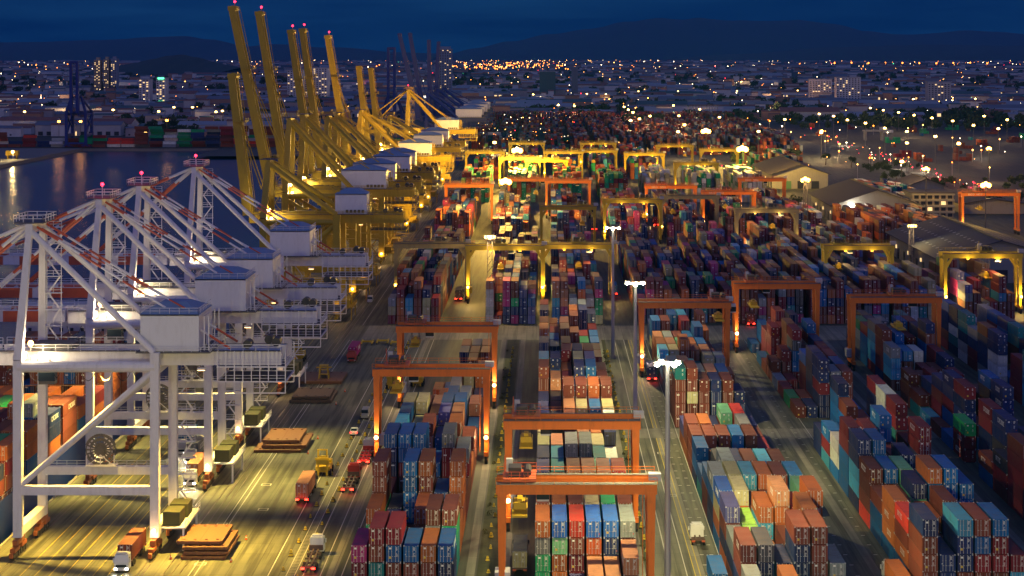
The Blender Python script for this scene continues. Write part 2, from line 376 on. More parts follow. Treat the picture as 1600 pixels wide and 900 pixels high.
# second and further rows, beyond the cross road
OFF2 = [(-51.3,0),(-19.5,0),(2,0),(30,0),(58,0),(86,0),(113,0)]
for i,(x0,_q) in enumerate(OFF2):
    block('far', x0, 647, 16 if i < 3 else 18, None, mix=(W_FAR if i < 5 else W_MIX), hmin=3, hmax=5, z0=.05, pitch=2.72 if i==1 else 2.8)
for x0 in (47.5, 76, 104):       # extra rows squeezed between the dark blocks
    block('far', x0, 650, 14, None, mix=W_DARK+'mm', hmin=3, hmax=5, ncol=3)
block('far', 139, 660, 6, None, mix=W_FAR, hmin=2, hmax=5)
block('far', 141.5, 880, 8, None, mix='ookxknrw', hmin=3, hmax=5, ncol=14)
block('far', 160, 980, 3, None, mix='ookxknrwn', hmin=2, hmax=4, ncol=10)
for k in range(7):
    block('far', -52+27.3*k, 925, 13, None, mix=(W_FAR if k > 4 else W_FAR+'nnbb'), hmin=3, hmax=5)
for k in range(7):
    block('far', -50+27.3*k, 1175, 8, None, mix=W_GREEN if k < 4 else 'wwwccwyg', hmin=5, hmax=6)
    if k < 5: block('far', -50+27.3*k, 1390, 20, None, mix=W_FAR+W_GREEN, hmin=3, hmax=5)
block('far', 150, 1420, 10, None, mix='kkonggtw', hmin=2, hmax=5, ncol=14)
block('far', 196, 1150, 9, None, mix='kkorntw', hmin=1, hmax=3, ncol=8)
for k in range(13):
    for q in range(2):
        block('far', -70+23*k, 1725+q*310, 22, None, mix='kkkrrrrroonnndyykk', hmin=3, hmax=5)
block('far', -70, 2400, 12, None, mix='kkkrrrrn', hmin=3, hmax=5, ncol=90, pitch=3.4)
# scattered boxes of the truck park
for k in range(60):
    x = rnd.uniform(290, 760); y = rnd.uniform(1450, 2350); ch = rnd.choice('kkrgbktxnw')
    for q in range(rnd.randint(1,5)):
        for t in range(rnd.randint(1,2)):
            CONT.append(dict(b='far', bay=k, col=q, t=t, n=2, x=x+q*2.8, y=y, z=.05+t*TH, ch=ch, L=CLN, nc=5))
# stacks on the far bank, left
for k in range(70):
    x = -820+k*13.2; 
    if -690 < x < -600 or rnd.random() < .05: continue
    h = rnd.randint(6,7) if -390 < x < -265 else rnd.randint(2,5); base = rnd.choice('krkwygnk')
    for t in range(h):
        for q in range(1):
            CONT.append(dict(b='bank', bay=k, col=0, t=t, n=h, x=x, y=BANK+22+rnd.uniform(0,12), z=.05+t*TH, ch=base, L=12.19, nc=1, side=True))
        if rnd.random() < .5: base = rnd.choice('krkwygnRk')
# the moored ship's deck load (x runs from the shore side out to sea); hull is built below
SHIP_Z = 7.4
for b in range(15):
    yb = 352+b*14.2
    if b in (10,): continue
    for c in range(11):
        hmax_ = [3,3,3,4,3,2,2,4,5,4,0,4,3,2,2][b]
        h = max(1, hmax_ - (1 if c % 4 == 3 else 0) - (1 if rnd.random()<.3 else 0))
        base = rnd.choice('okoonbokkyno')
        for t in range(h):
            CONT.append(dict(b='ship', bay=b, col=10-c, t=t, n=h, x=-101.6-c*2.56, y=yb, z=SHIP_Z+t*TH, ch=base, L=12.19, nc=11))
            if rnd.random() < .6: base = rnd.choice('okoonbrkkygo')

F_PX = 3111.0
def px(x, y, z): s = F_PX/y; return 853+x*s, 83+(H-z)*s
stack_n = {}
for c in CONT:
    if c['b'] not in ('far','bank'): stack_n[(c['b'],c['bay'],c['col'])] = c['n']
def score(c):
    s = F_PX/c['y']; cx, cy = px(c['x']+1.2, c['y'], c['z']+1.4)
    if not (-4 < cx < 1604 and 60 < cy < 906): return 0
    a = 0; nb_ = stack_n.get((c['b'],c['bay']-1,c['col']),0)
    vis = max(0., min(1., (c['t']+1-nb_)))
    a += CW*TH*s*s*vis
    top = 1 if c['t'] == c['n']-1 else 0
    a += top*CW*CLN*((H-c['z'])/c['y'])*s*s*(1 if nb_ <= c['t']+1 else .15)
    dirn = -1 if c['x'] > 0 else 1
    sn = stack_n.get((c['b'],c['bay'],c['col']+dirn),0)
    if sn <= c['t']: a += CLN*TH*abs(c['x'])/c['y']*s*s*(.8 if sn == c['t'] else 1)
    if c['b'] == 'ship': a *= .8
    return a
for c in CONT: c['s'] = score(c) if c['b'] not in ('far','bank') else 0
order = sorted(CONT, key=lambda c: -c['s'])
N_IND = 286
IND = order[:N_IND]; REST = order[N_IND:]

def corr_side(mb, x, y0, y1, z0, z1, out, n):
    """one corrugated side wall at x, trapezoid waves"""
    p = (y1-y0)/n; d = .045*out; ys = []
    for k in range(n):
        ys += [(y0+p*(k), 0), (y0+p*(k+.3), 0), (y0+p*(k+.5), 1), (y0+p*(k+.8), 1)]
    ys.append((y1, 0)); vs_ = []
    for (yy, q) in ys: vs_ += [(x-d*q, yy, z0), (x-d*q, yy, z1)]
    fs = [((2*i, 2*i+2, 2*i+3, 2*i+1) if out > 0 else (2*i+1, 2*i+3, 2*i+2, 2*i)) for i in range(len(ys)-1)]
    mb.add(vs_, fs, 0)
def body_mesh(Ln):
    mb = MB(); w = CW/2; h = 2.72; n = int(Ln/.55)
    corr_side(mb, w-.03, .12, Ln-.12, .16, h-.12, 1, n); corr_side(mb, -w+.03, .12, Ln-.12, .16, h-.12, -1, n)
    for sx in (-1,1):
        a, b_ = (w-.16, w) if sx > 0 else (-w, -w+.16)
        mb.box(a, b_, 0, .16, 0, h, 0); mb.box(a, b_, Ln-.16, Ln, 0, h, 0)         # corner posts
        a, b_ = (w-.09, w-.005) if sx > 0 else (-w+.005, -w+.09)
        mb.box(a, b_, .16, Ln-.16, 0, .16, 0); mb.box(a, b_, .16, Ln-.16, h-.12, h, 0)
        for yy in (0, Ln-.18):
            for zz in (-.02, h-.14):
                a, b_ = (w-.19, w+.012) if sx > 0 else (-w-.012, -w+.19)
                mb.box(a, b_, yy-.012, yy+.192, zz, zz+.16, 1)                      # corner castings
    mb.box(-w+.16, w-.16, .01, .1, 0, .15, 0); mb.box(-w+.16, w-.16, .01, .1, h-.14, h-.01, 0)
    # far end wall, roof with shallow corrugation across
    mb.box(-w+.16, w-.16, Ln-.08, Ln-.03, 0, h-.02, 0)
    k = int(Ln/.8); p = (Ln-.2)/k; vs_ = []; 
    for i in range(k):
        for (f, z) in ((0,0),(.35,0),(.5,-.03),(.85,-.03)): vs_ += [(-w+.09, .1+p*(i+f), h-.03+z), (w-.09, .1+p*(i+f), h-.03+z)]
    vs_ += [(-w+.09, Ln-.1, h-.03), (w-.09, Ln-.1, h-.03)]
    mb.add(vs_, [(2*i, 2*i+1, 2*i+3, 2*i+2) for i in range(len(vs_)//2-1)], 0)
    mb.add([(-w+.09,.05,.12),(w-.09,.05,.12),(w-.09,Ln-.05,.12),(-w+.09,Ln-.05,.12)], [(3,2,1,0)], 0)
    return mb.mesh('container_body', [CM_OBJ, M_BAR])
ME_BODY = body_mesh(12.19); ME_BODY20 = body_mesh(6.06)
M_YDEC = paint('yellow_decal', (.65,.45,.04), .5, .1); M_RDEC = paint('red_decal', (.5,.05,.04), .5, .1)
def door_mesh(sx, v):
    mb = MB(); a, b_ = (.015, 1.05) if sx > 0 else (-1.05, -.015); h0, h1 = .16, 2.57; r = random.Random(v)
    mb.box(a, b_, .035, .085, h0, h1, 0)
    for k in range(4):
        z = h0+.08+k*(h1-h0)/4; mb.box(a+.1, b_-.1, .022, .036, z, z+(h1-h0)/4-.16, 0)
    if sx > 0:
        for k in range(4): mb.box(.36, .36+r.uniform(.2,.36), .008, .021, 2.36-k*.14, 2.43-k*.14, 1)
        for k in range(5): mb.box(.38, .38+r.uniform(.15,.32), .008, .021, 1.45-k*.13, 1.5-k*.13, 1)
        if v % 4 == 2: mb.box(.84, .98, .008, .021, .5, .72, 3)
    else:
        if v % 3 != 0: mb.box(-.74, -.38, .008, .021, 2.12, 2.40, 1)
        if v % 3 == 1: mb.box(-.74, -.42, .008, .021, .60, .95, 2)
        if v % 2: mb.box(-.97, -.86, .008, .021, 1.2, 1.36, 1)
    return mb.mesh('door_leaf', [CM_OBJ, M_MARK, M_YDEC, M_RDEC])
ME_DOOR = {(s_,v): door_mesh(s_,v) for s_ in (-1,1) for v in range(6)}
def bars_mesh(sx):
    mb = MB()
    for f in (.3, .76):
        x = sx*f*1.05; mb.box(x-.03, x+.03, -.03, .015, .1, 2.64, 0)
        for z in (.12, 1.0, 1.75, 2.55): mb.box(x-.06, x+.06, -.035, .02, z, z+.07, 0)
        mb.box(min(x, x-sx*.22), max(x, x-sx*.22), -.05, -.02, .95, 1.0, 0)
    return mb.mesh('locking_bar', M_BAR)
ME_BARS = {s: bars_mesh(s) for s in (-1,1)}
def side_marking_mesh(v):
    mb = MB(); r = random.Random(v+50); w = CW/2; y = 2.6 if v % 2 else 5.0
    for k in range(5+v % 3):
        l_ = r.uniform(.35,.7); hh_ = .95
        a, b_ = (w-.03, w-.015)
        mb.box(a, b_, y, y+.16, 1.0, 1.0+hh_, 0).box(a, b_, y+.16, y+l_, 1.0+hh_-.16, 1.0+hh_, 0)
        if r.random() < .6: mb.box(a, b_, y+.16, y+l_, 1.0, 1.16, 0)
        if r.random() < .5: mb.box(a, b_, y+l_-.16, y+l_, 1.16, 1.0+hh_-.16, 0)
        y += l_+.3
    return mb.mesh('side_marking', M_MARK)
ME_SIDE = [side_marking_mesh(v) for v in range(4)]
def make_container(label, col, loc, rz=0, group=None, detail=2, v=0, L40=True):
    t = thing('shipping_container', label, 'container', loc, rz, group)
    o = place('container_body', ME_BODY if L40 else ME_BODY20, t); o.color = (*col,1)
    if v % 5 < 2 and L40 and detail > 0:
        place('side_marking', ME_SIDE[v % 4], o); q = place('side_marking', ME_SIDE[v % 4], o, (0,CLN,0)); q.rotation_euler = (0,0,math.pi)
    for s in (-1,1):
        d = place('door', ME_DOOR[(s,v%6)], t); d.color = (*col,1)
        if detail > 1: place('locking_bar', ME_BARS[s], d)
    return t
GRP = {'ship':'containers stacked on the deck of the moored ship'}
def side_of(c):
    k = c['col']; n_ = c['nc']
    return ordn(k)+' column from left'
for i, c in enumerate(IND):
    b = c['b']; where = BLOCKS[b]
    tp = 'topmost' if c['t'] == c['n']-1 else ('bottom one' if c['t'] == 0 else ordn(c['n']-1-c['t'])+' from top')
    short = {'A':'block left of middle lane','B':'block under nearest gantries','C':'block right of lamp masts','C2':'block behind small cross lane','D':'dark right block','D2':'far half of dark block','E':'block under far right gantry','F':'right-edge block','ship':'ship deck'}[b]
    lab = '%s container, %s, column %d, row %d, %s' % (CNAME[c['ch']], tp, c['col']+1, c['bay']+1, short)
    grp = GRP.get(b, 'containers stacked in the yard')
    det = 2 if c['y'] < 400 else (1 if c['y'] < 520 else 0)
    make_container(lab, jitter(PAL[c['ch']]), (c['x']+CW/2, c['y'], c['z']), 0, grp, det, rnd.randint(0,99))
# all the others, one object
mb = MB(); mk = MB()
for c in REST:
    w = CW; x = c['x']; y = c['y']; z = c['z']; col = jitter(PAL[c['ch']]); Ln = c['L']
    if c.get('side'): mb.box(x, x+Ln, y, y+w, z, z+2.72, 0, col, False); continue
    mb.box(x, x+w, y, y+Ln, z, z+2.72, 0, col, False)
    if c['y'] < 1000:
        for f in (.28,.72,1.72,2.16): mb.box(x+f-.035, x+f+.035, y-.05, y-.001, z+.1, z+2.6, 1, (.3,.3,.3), False)
        mb.box(x+1.19, x+1.25, y-.02, y-.001, z+.1, z+2.6, 0, tuple(v*.3 for v in col), False)
    if c['y'] < 1300 and rnd.random() < .7:
        zz = z+rnd.choice((2.1,1.9,1.3)); xx = x+rnd.choice((.35,1.4)); mb.box(xx, xx+.6, y-.07, y-.052, zz, zz+.25, 2, (.8,.8,.8), False)
        if rnd.random() < .4: mb.box(x+1.5, x+1.9, y-.07, y-.052, z+.6, z+.95, 2, (.8,.8,.8), False)
o = mb.build('shipping_containers', [CM_ATT, M_BAR, M_MARK]); tag(o, 'the many smaller stacked containers filling the yard, the ship and the far bank', 'containers', kind='stuff')

# ---------------------------------------------------------------- lamps and their light
M_LWHITE = glow('lamp_white', (1,.93,.75), 60); M_LWARM = glow('lamp_warm', (1,.55,.18), 16); M_LYEL = glow('lamp_sodium', (1,.50,.05), 26); M_LFAR = glow('lamp_far_white', (1,.60,.15), 11)
M_LRED = glow('lamp_red', (1,.02,.05), 9); M_LGRN = glow('lamp_green', (.1,1,.4), 3); M_TUBE = glow('lamp_strip', (1,.85,.6), 9)
def point(name, parent, loc, power, col, rad=.3):
    ld = bpy.data.lights.new(name, 'POINT'); ld.energy = power; ld.color = col; ld.shadow_soft_size = rad
    o = bpy.data.objects.new(name, ld); COL.objects.link(o); o.parent = parent; o.location = loc; return o
def spot(name, parent, loc, target, power, col, ang=110, blend=.8, rad=.4):
    ld = bpy.data.lights.new(name, 'SPOT'); ld.energy = power; ld.color = col; ld.spot_size = R(ang); ld.spot_blend = blend; ld.shadow_soft_size = rad
    o = bpy.data.objects.new(name, ld); COL.objects.link(o); o.parent = parent; o.location = loc
    o.rotation_euler = (Vector(target)-Vector(loc)).to_track_quat('-Z','Y').to_euler(); return o
M_GALV = paint('galvanised_pole', (.42,.42,.44), .45, .2, metal=.3)
MASTC = (1.0,.84,.36)
def light_mast(X, Y, h, label, power, n=3, r=2.0, col=MASTC, group='tall floodlight masts along the centre road', mat=None, size=.40):
    t = thing('light_mast', label, 'lamp mast', (X,Y,0), 0, group)
    mb = MB().tube((0,0,0),(0,0,h),.55,12,0,.32).tube((0,0,0),(0,0,1),.75,12); mb.build('pole', M_GALV, t)
    mb = MB()
    for k in range(10):
        a = 2*math.pi*k/10; b_ = 2*math.pi*(k+1)/10
        mb.tube((r*.7*math.cos(a),r*.7*math.sin(a),h-.3),(r*.7*math.cos(b_),r*.7*math.sin(b_),h-.3),.07,5)
        if k % 2 == 0: mb.tube((.3*math.cos(a),.3*math.sin(a),h-.3),(r*.7*math.cos(a),r*.7*math.sin(a),h-.3),.06,5)
    mb.build('head_ring', M_GALV, t)
    for k in range(n):
        a = 2*math.pi*k/n+.5; lx, ly = r*math.cos(a), r*math.sin(a)
        o = MB().box(-size*1.1,size*1.1,-size*.6,size*.6,0,.35).build('lamp_head', M_GALV, t); o.location = (lx,ly,h-.3); o.rotation_euler = (0,0,a)
        g = MB().ball((0,0,-.05), size, 0, 10, 6, .7).build('lamp_glass', mat or M_LWHITE, o)
    if power: spot('lamp_light', t, (0,0,h+1.6), (0,0,0), power, col, 152, .55, .5) if Y > 200 else point('lamp_light', t, (0,0,h+1.6), power, col, .5)
    return t
light_mast(19.3, 165, 39, 'added lamp mast out of view, continuing the centre road row towards the camera', 190000, 4)  # added outside the view to light the near gantry and stack fronts
light_mast(-56, 165, 39, 'added lamp mast out of view on the quay apron before the cranes', 125000, 4)  # unseen extra mast, added as front fill for cranes and houses
light_mast(19.3, 316, 39, 'nearest tall lamp mast, over the centre road beside the nearest orange gantry', 150000, 4)
light_mast(19.3, 430, 38.5, 'second tall lamp mast, rising behind the right leg of the second gantry', 140000, 3)
light_mast(19.3, 574, 37.8, 'third lamp mast along the centre road, farthest of the three with dark head', 70000, 3)

def lattice_mast(X, Y, h, label, mat, power, col):
    t = thing('lattice_mast', label, 'lamp mast', (X,Y,0), 0, 'dark lattice lamp towers'); m = paint('lattice_steel', (.10,.09,.11), .6, .3); w = 1.1
    mb = MB(); k = int(h/2.2)
    for sx in (-1,1):
        for sy in (-1,1): mb.bar((sx*w,sy*w,0),(sx*w*.7,sy*w*.7,h),.16,.16)
    for j in range(k):
        z0 = j*h/k; z1 = (j+1)*h/k; f0 = w*(1-.3*j/k); f1 = w*(1-.3*(j+1)/k)
        mb.bar((-f0,-f0,z0),(f1,-f1,z1),.09,.09).bar((-f0,f0,z0),(f1,f1,z1),.09,.09).bar((-f0,-f0,z0),(-f1,f1,z1),.09,.09).bar((f0,-f0,z0),(f1,f1,z1),.09,.09).bar((-f1,-f1,z1),(f1,-f1,z1),.09,.09)
    mb.box(-1.8,1.8,-1.8,1.8,h,h+.15).rail((-1.8,-1.8,h),(1.8,-1.8,h),1.2,1.2,.07); mb.build('tower_frame', m, t)
    for j in range(4):
        x = -1.5+j; lg = MB().box(x-.3,x+.3,-2.0,-1.6,h+.5,h+1).build('lamp_head', m, t); MB().ball((x,-2.1,h+.7),.3,0,7,5).build('lamp_glass', mat, lg)
    if power: point('lamp_light', t, (0,-3,h+1.2), power, col, .6)
    return t
lattice_mast(-18.4, 655, 27, 'dark lattice lamp tower left of the bright yellow gantry girder centre', M_LYEL, 22000, (1,.65,.2))
lattice_mast(118, 905, 30, 'dark lattice lamp tower between the pale gantry and the grey warehouse', M_LYEL, 14000, (1,.6,.15))
lattice_mast(149, 812, 17, 'short lattice lamp tower before the slate warehouse with skylights', M_LYEL, 9000, (1,.7,.25))

# ---------------------------------------------------------------- ship-to-shore cranes
M_CWHITE = paint('crane_white_paint', (.78,.75,.76), .45, .22); M_CRED = paint('crane_red_paint', (.55,.10,.04), .5, .25)
M_CYEL = paint('crane_yellow_paint', (.55,.36,.015), .5, .28); M_CBLUE = paint('crane_blue_paint', (.006,.022,.20), .5, .2)
M_HOUSE = paint('house_white', (.74,.74,.78), .5, .15); M_ROOF = paint('house_roof_blue', (.24,.34,.48), .55, .15); M_OLIVE = paint('olive_cabinet', (.038,.042,.016), .6, .6)
M_BOGIE = paint('bogie_orange', (.45,.13,.03), .55, .5); M_DARK = paint('dark_machine', (.03,.03,.035), .5, .2); M_GLASS = paint('cab_glass', (.02,.03,.04), .1, 0)
M_GREYD = paint('walkway_grating', (.13,.12,.11), .7, .4)
WX, LX = -92.5, -68.5
def crane(Y0, k, label, paintm, gh, ah, boom, beacons=True, D=17.0, lod=2, power=0, house_x=(-71.5,-61.2), housecol=None, grp='', redboom=True, cols=None, cc=(1,.62,.28), hw=13, boomtip=-150):
    """k: style; gh girder top; ah apex height; boom None = lowered, else (tip x, tip height)"""
    t = thing('quay_crane', label, 'quay crane', (0,Y0,0), 0, grp)
    P = paintm; ym = D/2; P2 = M_CRED if redboom else P
    w = 1.5 if k == 'white' else (2.3 if k == 'yellow' else 2.6)
    f_ = w/1.5
    # legs
    for (x, yy, ya) in ((WX,0,ym-4.6),(WX,D,ym+4.6)):
        mb = MB().bar((x,yy,3.2),(x,yy,gh-1),w,w,0,w,w,(0,1,0)).bar((x,yy,gh-1),(x+1,ya,ah-1),w*.95,w*.95,0,w*.7,w*.7,(0,1,0)); 
        for z in range(8,int(gh),6): mb.box(x-w/2-.04,x+w/2+.04,yy-w/2-.04,yy+w/2+.04,z,z+.12)
        mb.build('waterside_leg', P, t)
    for yy in (0,D):
        mb = MB().bar((LX,yy,3.2),(LX,yy,gh+.3),w*1.02,w*1.02,0,None,None,(0,1,0))
        for z in range(8,int(gh),6): mb.box(LX-w/2-.05,LX+w/2+.05,yy-w/2-.05,yy+w/2+.05,z,z+.12)
        mb.build('landside_leg', P, t)
    # portal beams, top cross beams
    for yy in (0,D):
        MB().bar((WX,yy,11.4),(LX,yy,11.4),1.4*f_,1.5*f_,0,None,None,(0,0,1)).build('portal_beam', P, t)
        MB().tube((WX,yy,gh-2.2),(LX,yy,gh-2.2),.95,12).build('top_beam', P, t)
    for x in (WX,LX):
        MB().bar((x,.8,4.2),(x,D-.8,4.2),1.5,1.6).build('sill_beam', P, t)
        MB().bar((x,.8,gh-.6),(x,D-.8,gh-.6),1.3,1.3).build('tie_beam', P, t)
    # lower diagonals, one pair each frame
    for yy in (0,D):
        MB().tube((LX-.6,yy,gh-3.2),(WX+.6,yy,12.4),.58*f_,10).build('diagonal_brace', P, t)
        MB().tube((WX+1,ym+(4.6 if yy else -4.6),ah-1.4),(LX-.2,yy,gh+.3),.56*f_,10).build('apex_brace', P, t)
    # apex
    mb = MB().bar((WX+1,ym-5.2,ah-1),(WX+1,ym+5.2,ah-1),1.3,1.5).box(WX-1.8,WX+3.4,ym-4.8,ym+4.8,ah-.2,ah-.05,1)
    mb.build('apex_beam', [P, M_GREYD], t)
    mb = MB()
    for (a,b_) in (((WX-1.8,ym-4.8,ah),(WX+3.4,ym-4.8,ah)),((WX-1.8,ym+4.8,ah),(WX+3.4,ym+4.8,ah)),((WX-1.8,ym-4.8,ah),(WX-1.8,ym+4.8,ah)),((WX+3.4,ym-4.8,ah),(WX+3.4,ym+4.8,ah))): mb.rail(a,b_,1.2,1.8,.1)
    mb.build('railing', P, t)
    if beacons and (k == 'white' or boom is None):
        bb = MB().tube((WX+.6,ym,ah),(WX+.6,ym,ah+2.3),.1,6).build('beacon_post', P, t)
        MB().ball((WX+.6,ym,ah+2.5), .36, 0, 8, 6).build('beacon_lamp', M_LRED, bb); point('beacon_light', bb, (WX+.6,ym,ah+3.2), 300, (1,.05,.08), .4)
    # ladder tower behind the rear waterside leg
    mb = MB()
    for j in range(int((ah-gh)/3)):
        z = gh+j*3; sgn = 1 if j % 2 else -1; xx = WX+2.6
        mb.bar((xx-sgn*1.1,D-2,z),(xx+sgn*1.1,D-2,z+3),.09,.26).bar((xx-1.45,D-1.4,z),(xx-1.45,D-1.4,z+3),.12,.12).bar((xx+1.45,D-2.6,z),(xx+1.45,D-2.6,z+3),.12,.12).box(xx-1.5,xx+1.5,D-2.6,D-1.4,z+2.95,z+3.05)
        mb.rail((xx-1.5,D-2.6,z+3),(xx+1.5,D-2.6,z+3),1.1,1.5,.07)
    mb.build('ladder_tower', P, t); mb = MB()
    for j in range(int((gh-4)/3)):
        z = 4.5+j*3; sgn = 1 if j % 2 else -1; xx = LX+2.4
        mb.bar((xx-sgn*1.1,D+.6,z),(xx+sgn*1.1,D+.6,z+3),.1,.28).box(xx-1.6,xx+1.6,D,D+1.2,z+2.95,z+3.05).rail((xx-1.6,D,z+3),(xx+1.6,D,z+3),1.1,1.6,.07)
    mb.build('stair_tower', P, t)
    # girder (two boxes) from hinge to backreach
    bx = -47
    for s in (-1,1):
        mb = MB().bar((-98,ym+s*3.4,gh-1.3),(bx,ym+s*3.4,gh-1.3),1.5,2.6*f_**.5); mb.rail((-98,ym+s*4.6,gh),(bx,ym+s*4.6,gh),1.15,2.2,.08)
        mb.box(-98,bx,ym+s*4.15-.5,ym+s*4.15+.5,gh-.1,gh,1)
        mb.build('girder', [P, M_GREYD], t)
    mb = MB()
    for j in range(11): x = -97+j*4.9; mb.bar((x,ym-2.6,gh-.8),(x,ym+2.6,gh-.8),.5,.8)
    mb.build('girder_tie', P, t)
    # backreach working platform hanging underneath, open cage
    mb = MB()
    for s in (-1,1):
        y = ym+s*6
        for z in (gh-2.6, gh-5.2): mb.bar((-58,y,z),(-46,y,z),.22,.22); mb.rail((-58,y,z),(-46,y,z),1.1,1.5,.07)
        for j in range(9): x = -58+j*1.5; mb.bar((x,y,gh-7.2 if j in (2,5,8) else gh-5.2),(x,y,gh+.2),.16,.16)
        mb.bar((-55,y,gh-7.2),(-46,y,gh-7.2),.2,.2)
    for z in (gh-2.65, gh-5.25): mb.box(-58,-46,ym-6,ym+6,z-.08,z,1)
    for x in (-58,-46): mb.bar((x,ym-6,gh-2.6),(x,ym+6,gh-2.6),.25,.25).bar((x,ym-6,gh-5.2),(x,ym+6,gh-5.2),.25,.25).rail((x,ym-6,gh-2.6),(x,ym+6,gh-2.6),1.1,1.5,.07)
    for (x,y) in ((-53,ym-3),(-50,ym+3),(-48.3,ym)): mb.tube((x,y-1.3,gh+1.1),(x,y+1.3,gh+1.1),0.8,10,2)
    mb.build('backreach_platform', [P, M_GREYD, M_DARK], t)
    # machinery house
    hx0, hx1 = house_x; hy0, hy1 = ym-hw/2, ym+hw/2; hz = gh+.25; hh = 6.5
    mb = MB().box(hx0,hx1,hy0,hy1,hz,hz+hh)
    for x in range(2,int(hx1-hx0),2): mb.box(hx0+x-.02,hx0+x+.02,hy0-.012,hy0,hz+.1,hz+hh-.1)
    for x in (0.25,.75): mb.box(hx0-.05,hx1+.05,hy0-.06,hy0,hz+hh-.25,hz+hh)
    hs = mb.build('machinery_house', housecol or M_HOUSE, t)
    r_ = 1.7; xm = (hx0+hx1)/2
    mb = MB(); mb.add([(hx0-.25,hy0-.25,hz+hh),(hx1+.25,hy0-.25,hz+hh),(hx1+.25,hy1+.25,hz+hh),(hx0-.25,hy1+.25,hz+hh),(xm-2.2,(hy0+hy1)/2-2,hz+hh+r_),(xm+2.2,(hy0+hy1)/2-2,hz+hh+r_),(xm+2.2,(hy0+hy1)/2+2,hz+hh+r_),(xm-2.2,(hy0+hy1)/2+2,hz+hh+r_)],
        [(0,1,5,4),(1,2,6,5),(2,3,7,6),(3,0,4,7),(4,5,6,7)])
    mb.build('house_roof', M_ROOF, hs)
    if lod > 1:
        mb = MB().rail((hx0,hy0,hz+hh),(hx1,hy0,hz+hh),1.1,1.6,.07).rail((hx1,hy0,hz+hh),(hx1,hy1,hz+hh),1.1,1.6,.07).rail((hx0,hy0,hz+hh),(hx0,hy1,hz+hh),1.1,1.6,.07); mb.build('roof_railing', P, hs)
    mb = MB(); mb.box(hx1,hx1+.08,ym-1,ym+.2,hz,hz+2.2); mb.build('house_door', M_DARK, hs)
    for j in range(5):
        if k == 'yellow': MB().box(hx1-7+j*1.3,hx1-6.1+j*1.3,hy0-.1,hy0,hz+.3,hz+1.3).build('vent', M_DARK, hs)
    mb = MB().box(hx0-.6,hx1+2.2,hy0-1.2,hy1+1.2,hz-.22,hz-.02,1).rail((hx1+2.2,hy0-1.2,hz),(hx1+2.2,hy1+1.2,hz),1.1,1.6,.07).rail((hx0-.6,hy0-1.2,hz),(hx1+2.2,hy0-1.2,hz),.9,1.6,.06)
    for x in (hx1+.8,hx1+1.6):
        for y in (hy0+1,hy1-1): mb.bar((x,y,hz),(x,y,hz+hh-.5),.18,.18)
    mb.bar((hx1+.8,hy0+1,hz+hh-.5),(hx1+.8,hy1-1,hz+hh-.5),.16,.16).bar((hx1+1.6,hy0+1,hz+2),(hx1+1.6,hy0+1,hz+hh-.5),.16,.16)
    mb.build('house_deck', [P, M_GREYD], t)
    # operator cab and trolley
    cx = -88 if boom is None else -80
    mb = MB().box(cx-1.4,cx+1.4,ym-6.6,ym-4.6,gh-5.6,gh-2.9).box(cx-3.6,cx+3.6,ym-3,ym+3,gh-.1,gh+.9); mb.bar((cx,ym-4.7,gh-3),(cx,ym-3,gh+.3),.4,.4)
    cb = mb.build('trolley', P if k != 'white' else M_GREYD, t)
    MB().box(cx-1.46,cx+1.46,ym-6.66,ym-4.8,gh-5.0,gh-3.5).build('cab_window', M_GLASS, cb)
    # festoon cables
    mb = MB()
    for j in range(9):
        x0 = -98+j*3.1; pts = [(x0+q*.5, ym-5.2, gh-3.0-2.2*(1-((q-3)/3)**2)) for q in range(7)]
        for a,b_ in zip(pts,pts[1:]): mb.tube(a,b_,.06,4)
    mb.build('festoon_cable', M_DARK, t)
    # boom
    if boom is None:
        for s in (-1,1):
            mb = MB(); n_ = 12; xs = [-98.6-(i*( -98.6-boomtip)/n_) for i in range(n_+1)]
            for i in range(n_): mb.bar((xs[i],ym+s*3.2,gh-1.2),(xs[i+1],ym+s*3.2,gh-1.2),1.3,2.3,1 if i in (1,2,4,5,7,8,10) and redboom else 0)
            mb.rail((-98.6,ym+s*4.1,gh),(boomtip,ym+s*4.1,gh),1.1,2.6,.08); mb.box(boomtip,-98.6,ym+s*3.6-.5,ym+s*3.6+.5,gh-.08,gh)
            mb.build('boom', [P, P2], t)
        mb = MB()
        for j in range(9): x = -100-j*5.2; mb.bar((x,ym-3,gh-.7),(x,ym+3,gh-.7),.5,.7)
        mb.build('boom_tie', P, t)
        for s in (-1,1):
            MB().striped((WX,ym+s*3,ah-.8),(-118,ym+s*3,gh+.3),.34,5).build('forestay', [P, P2], t)
            MB().striped((WX,ym+s*3.6,ah-.6),(boomtip+6,ym+s*3.4,gh+.3),.34,6).build('forestay', [P, P2], t)
        for s in (-1,1): MB().striped((WX+2,ym+s*3.4,ah-.9),(-56,ym+s*4.2,gh+.4),.22,4.5).build('backstay', [P2, P], t)
        MB().striped((WX+2,ym,ah-1.5),(-63,ym-4.4,gh+7),.16,4).build('backstay', [P2, P], t)
    else:
        tx, th = boom; hx = -98.5; n_ = 10
        a0 = Vector((hx,0,gh-.4)); a1 = Vector((tx,0,th))
        for s in (-1,1):
            y = ym+s*2.9; mb = MB()
            mb.bar(a0+Vector((0,y,0)), a1+Vector((0,y,0)), 1.25*f_**.6*(1.7 if lod < 1 else 1),2.4*f_**.6*(1.3 if lod < 1 else 1),0,.95*f_**.6*(1.7 if lod < 1 else 1),1.8*f_**.6,(1,0,0))
            if lod > 0:
                for j in range(1,26): q = a0.lerp(a1, j/26)+Vector((0,y,0)); ww = 1.25-.03*j/2.6; mb.box(q.x-1.45*(1-.012*j),q.x+1.45*(1-.012*j),y-ww/2-.12,y+ww/2+.12,q.z-.06,q.z+.06)
            mb.build('boom', P, t)
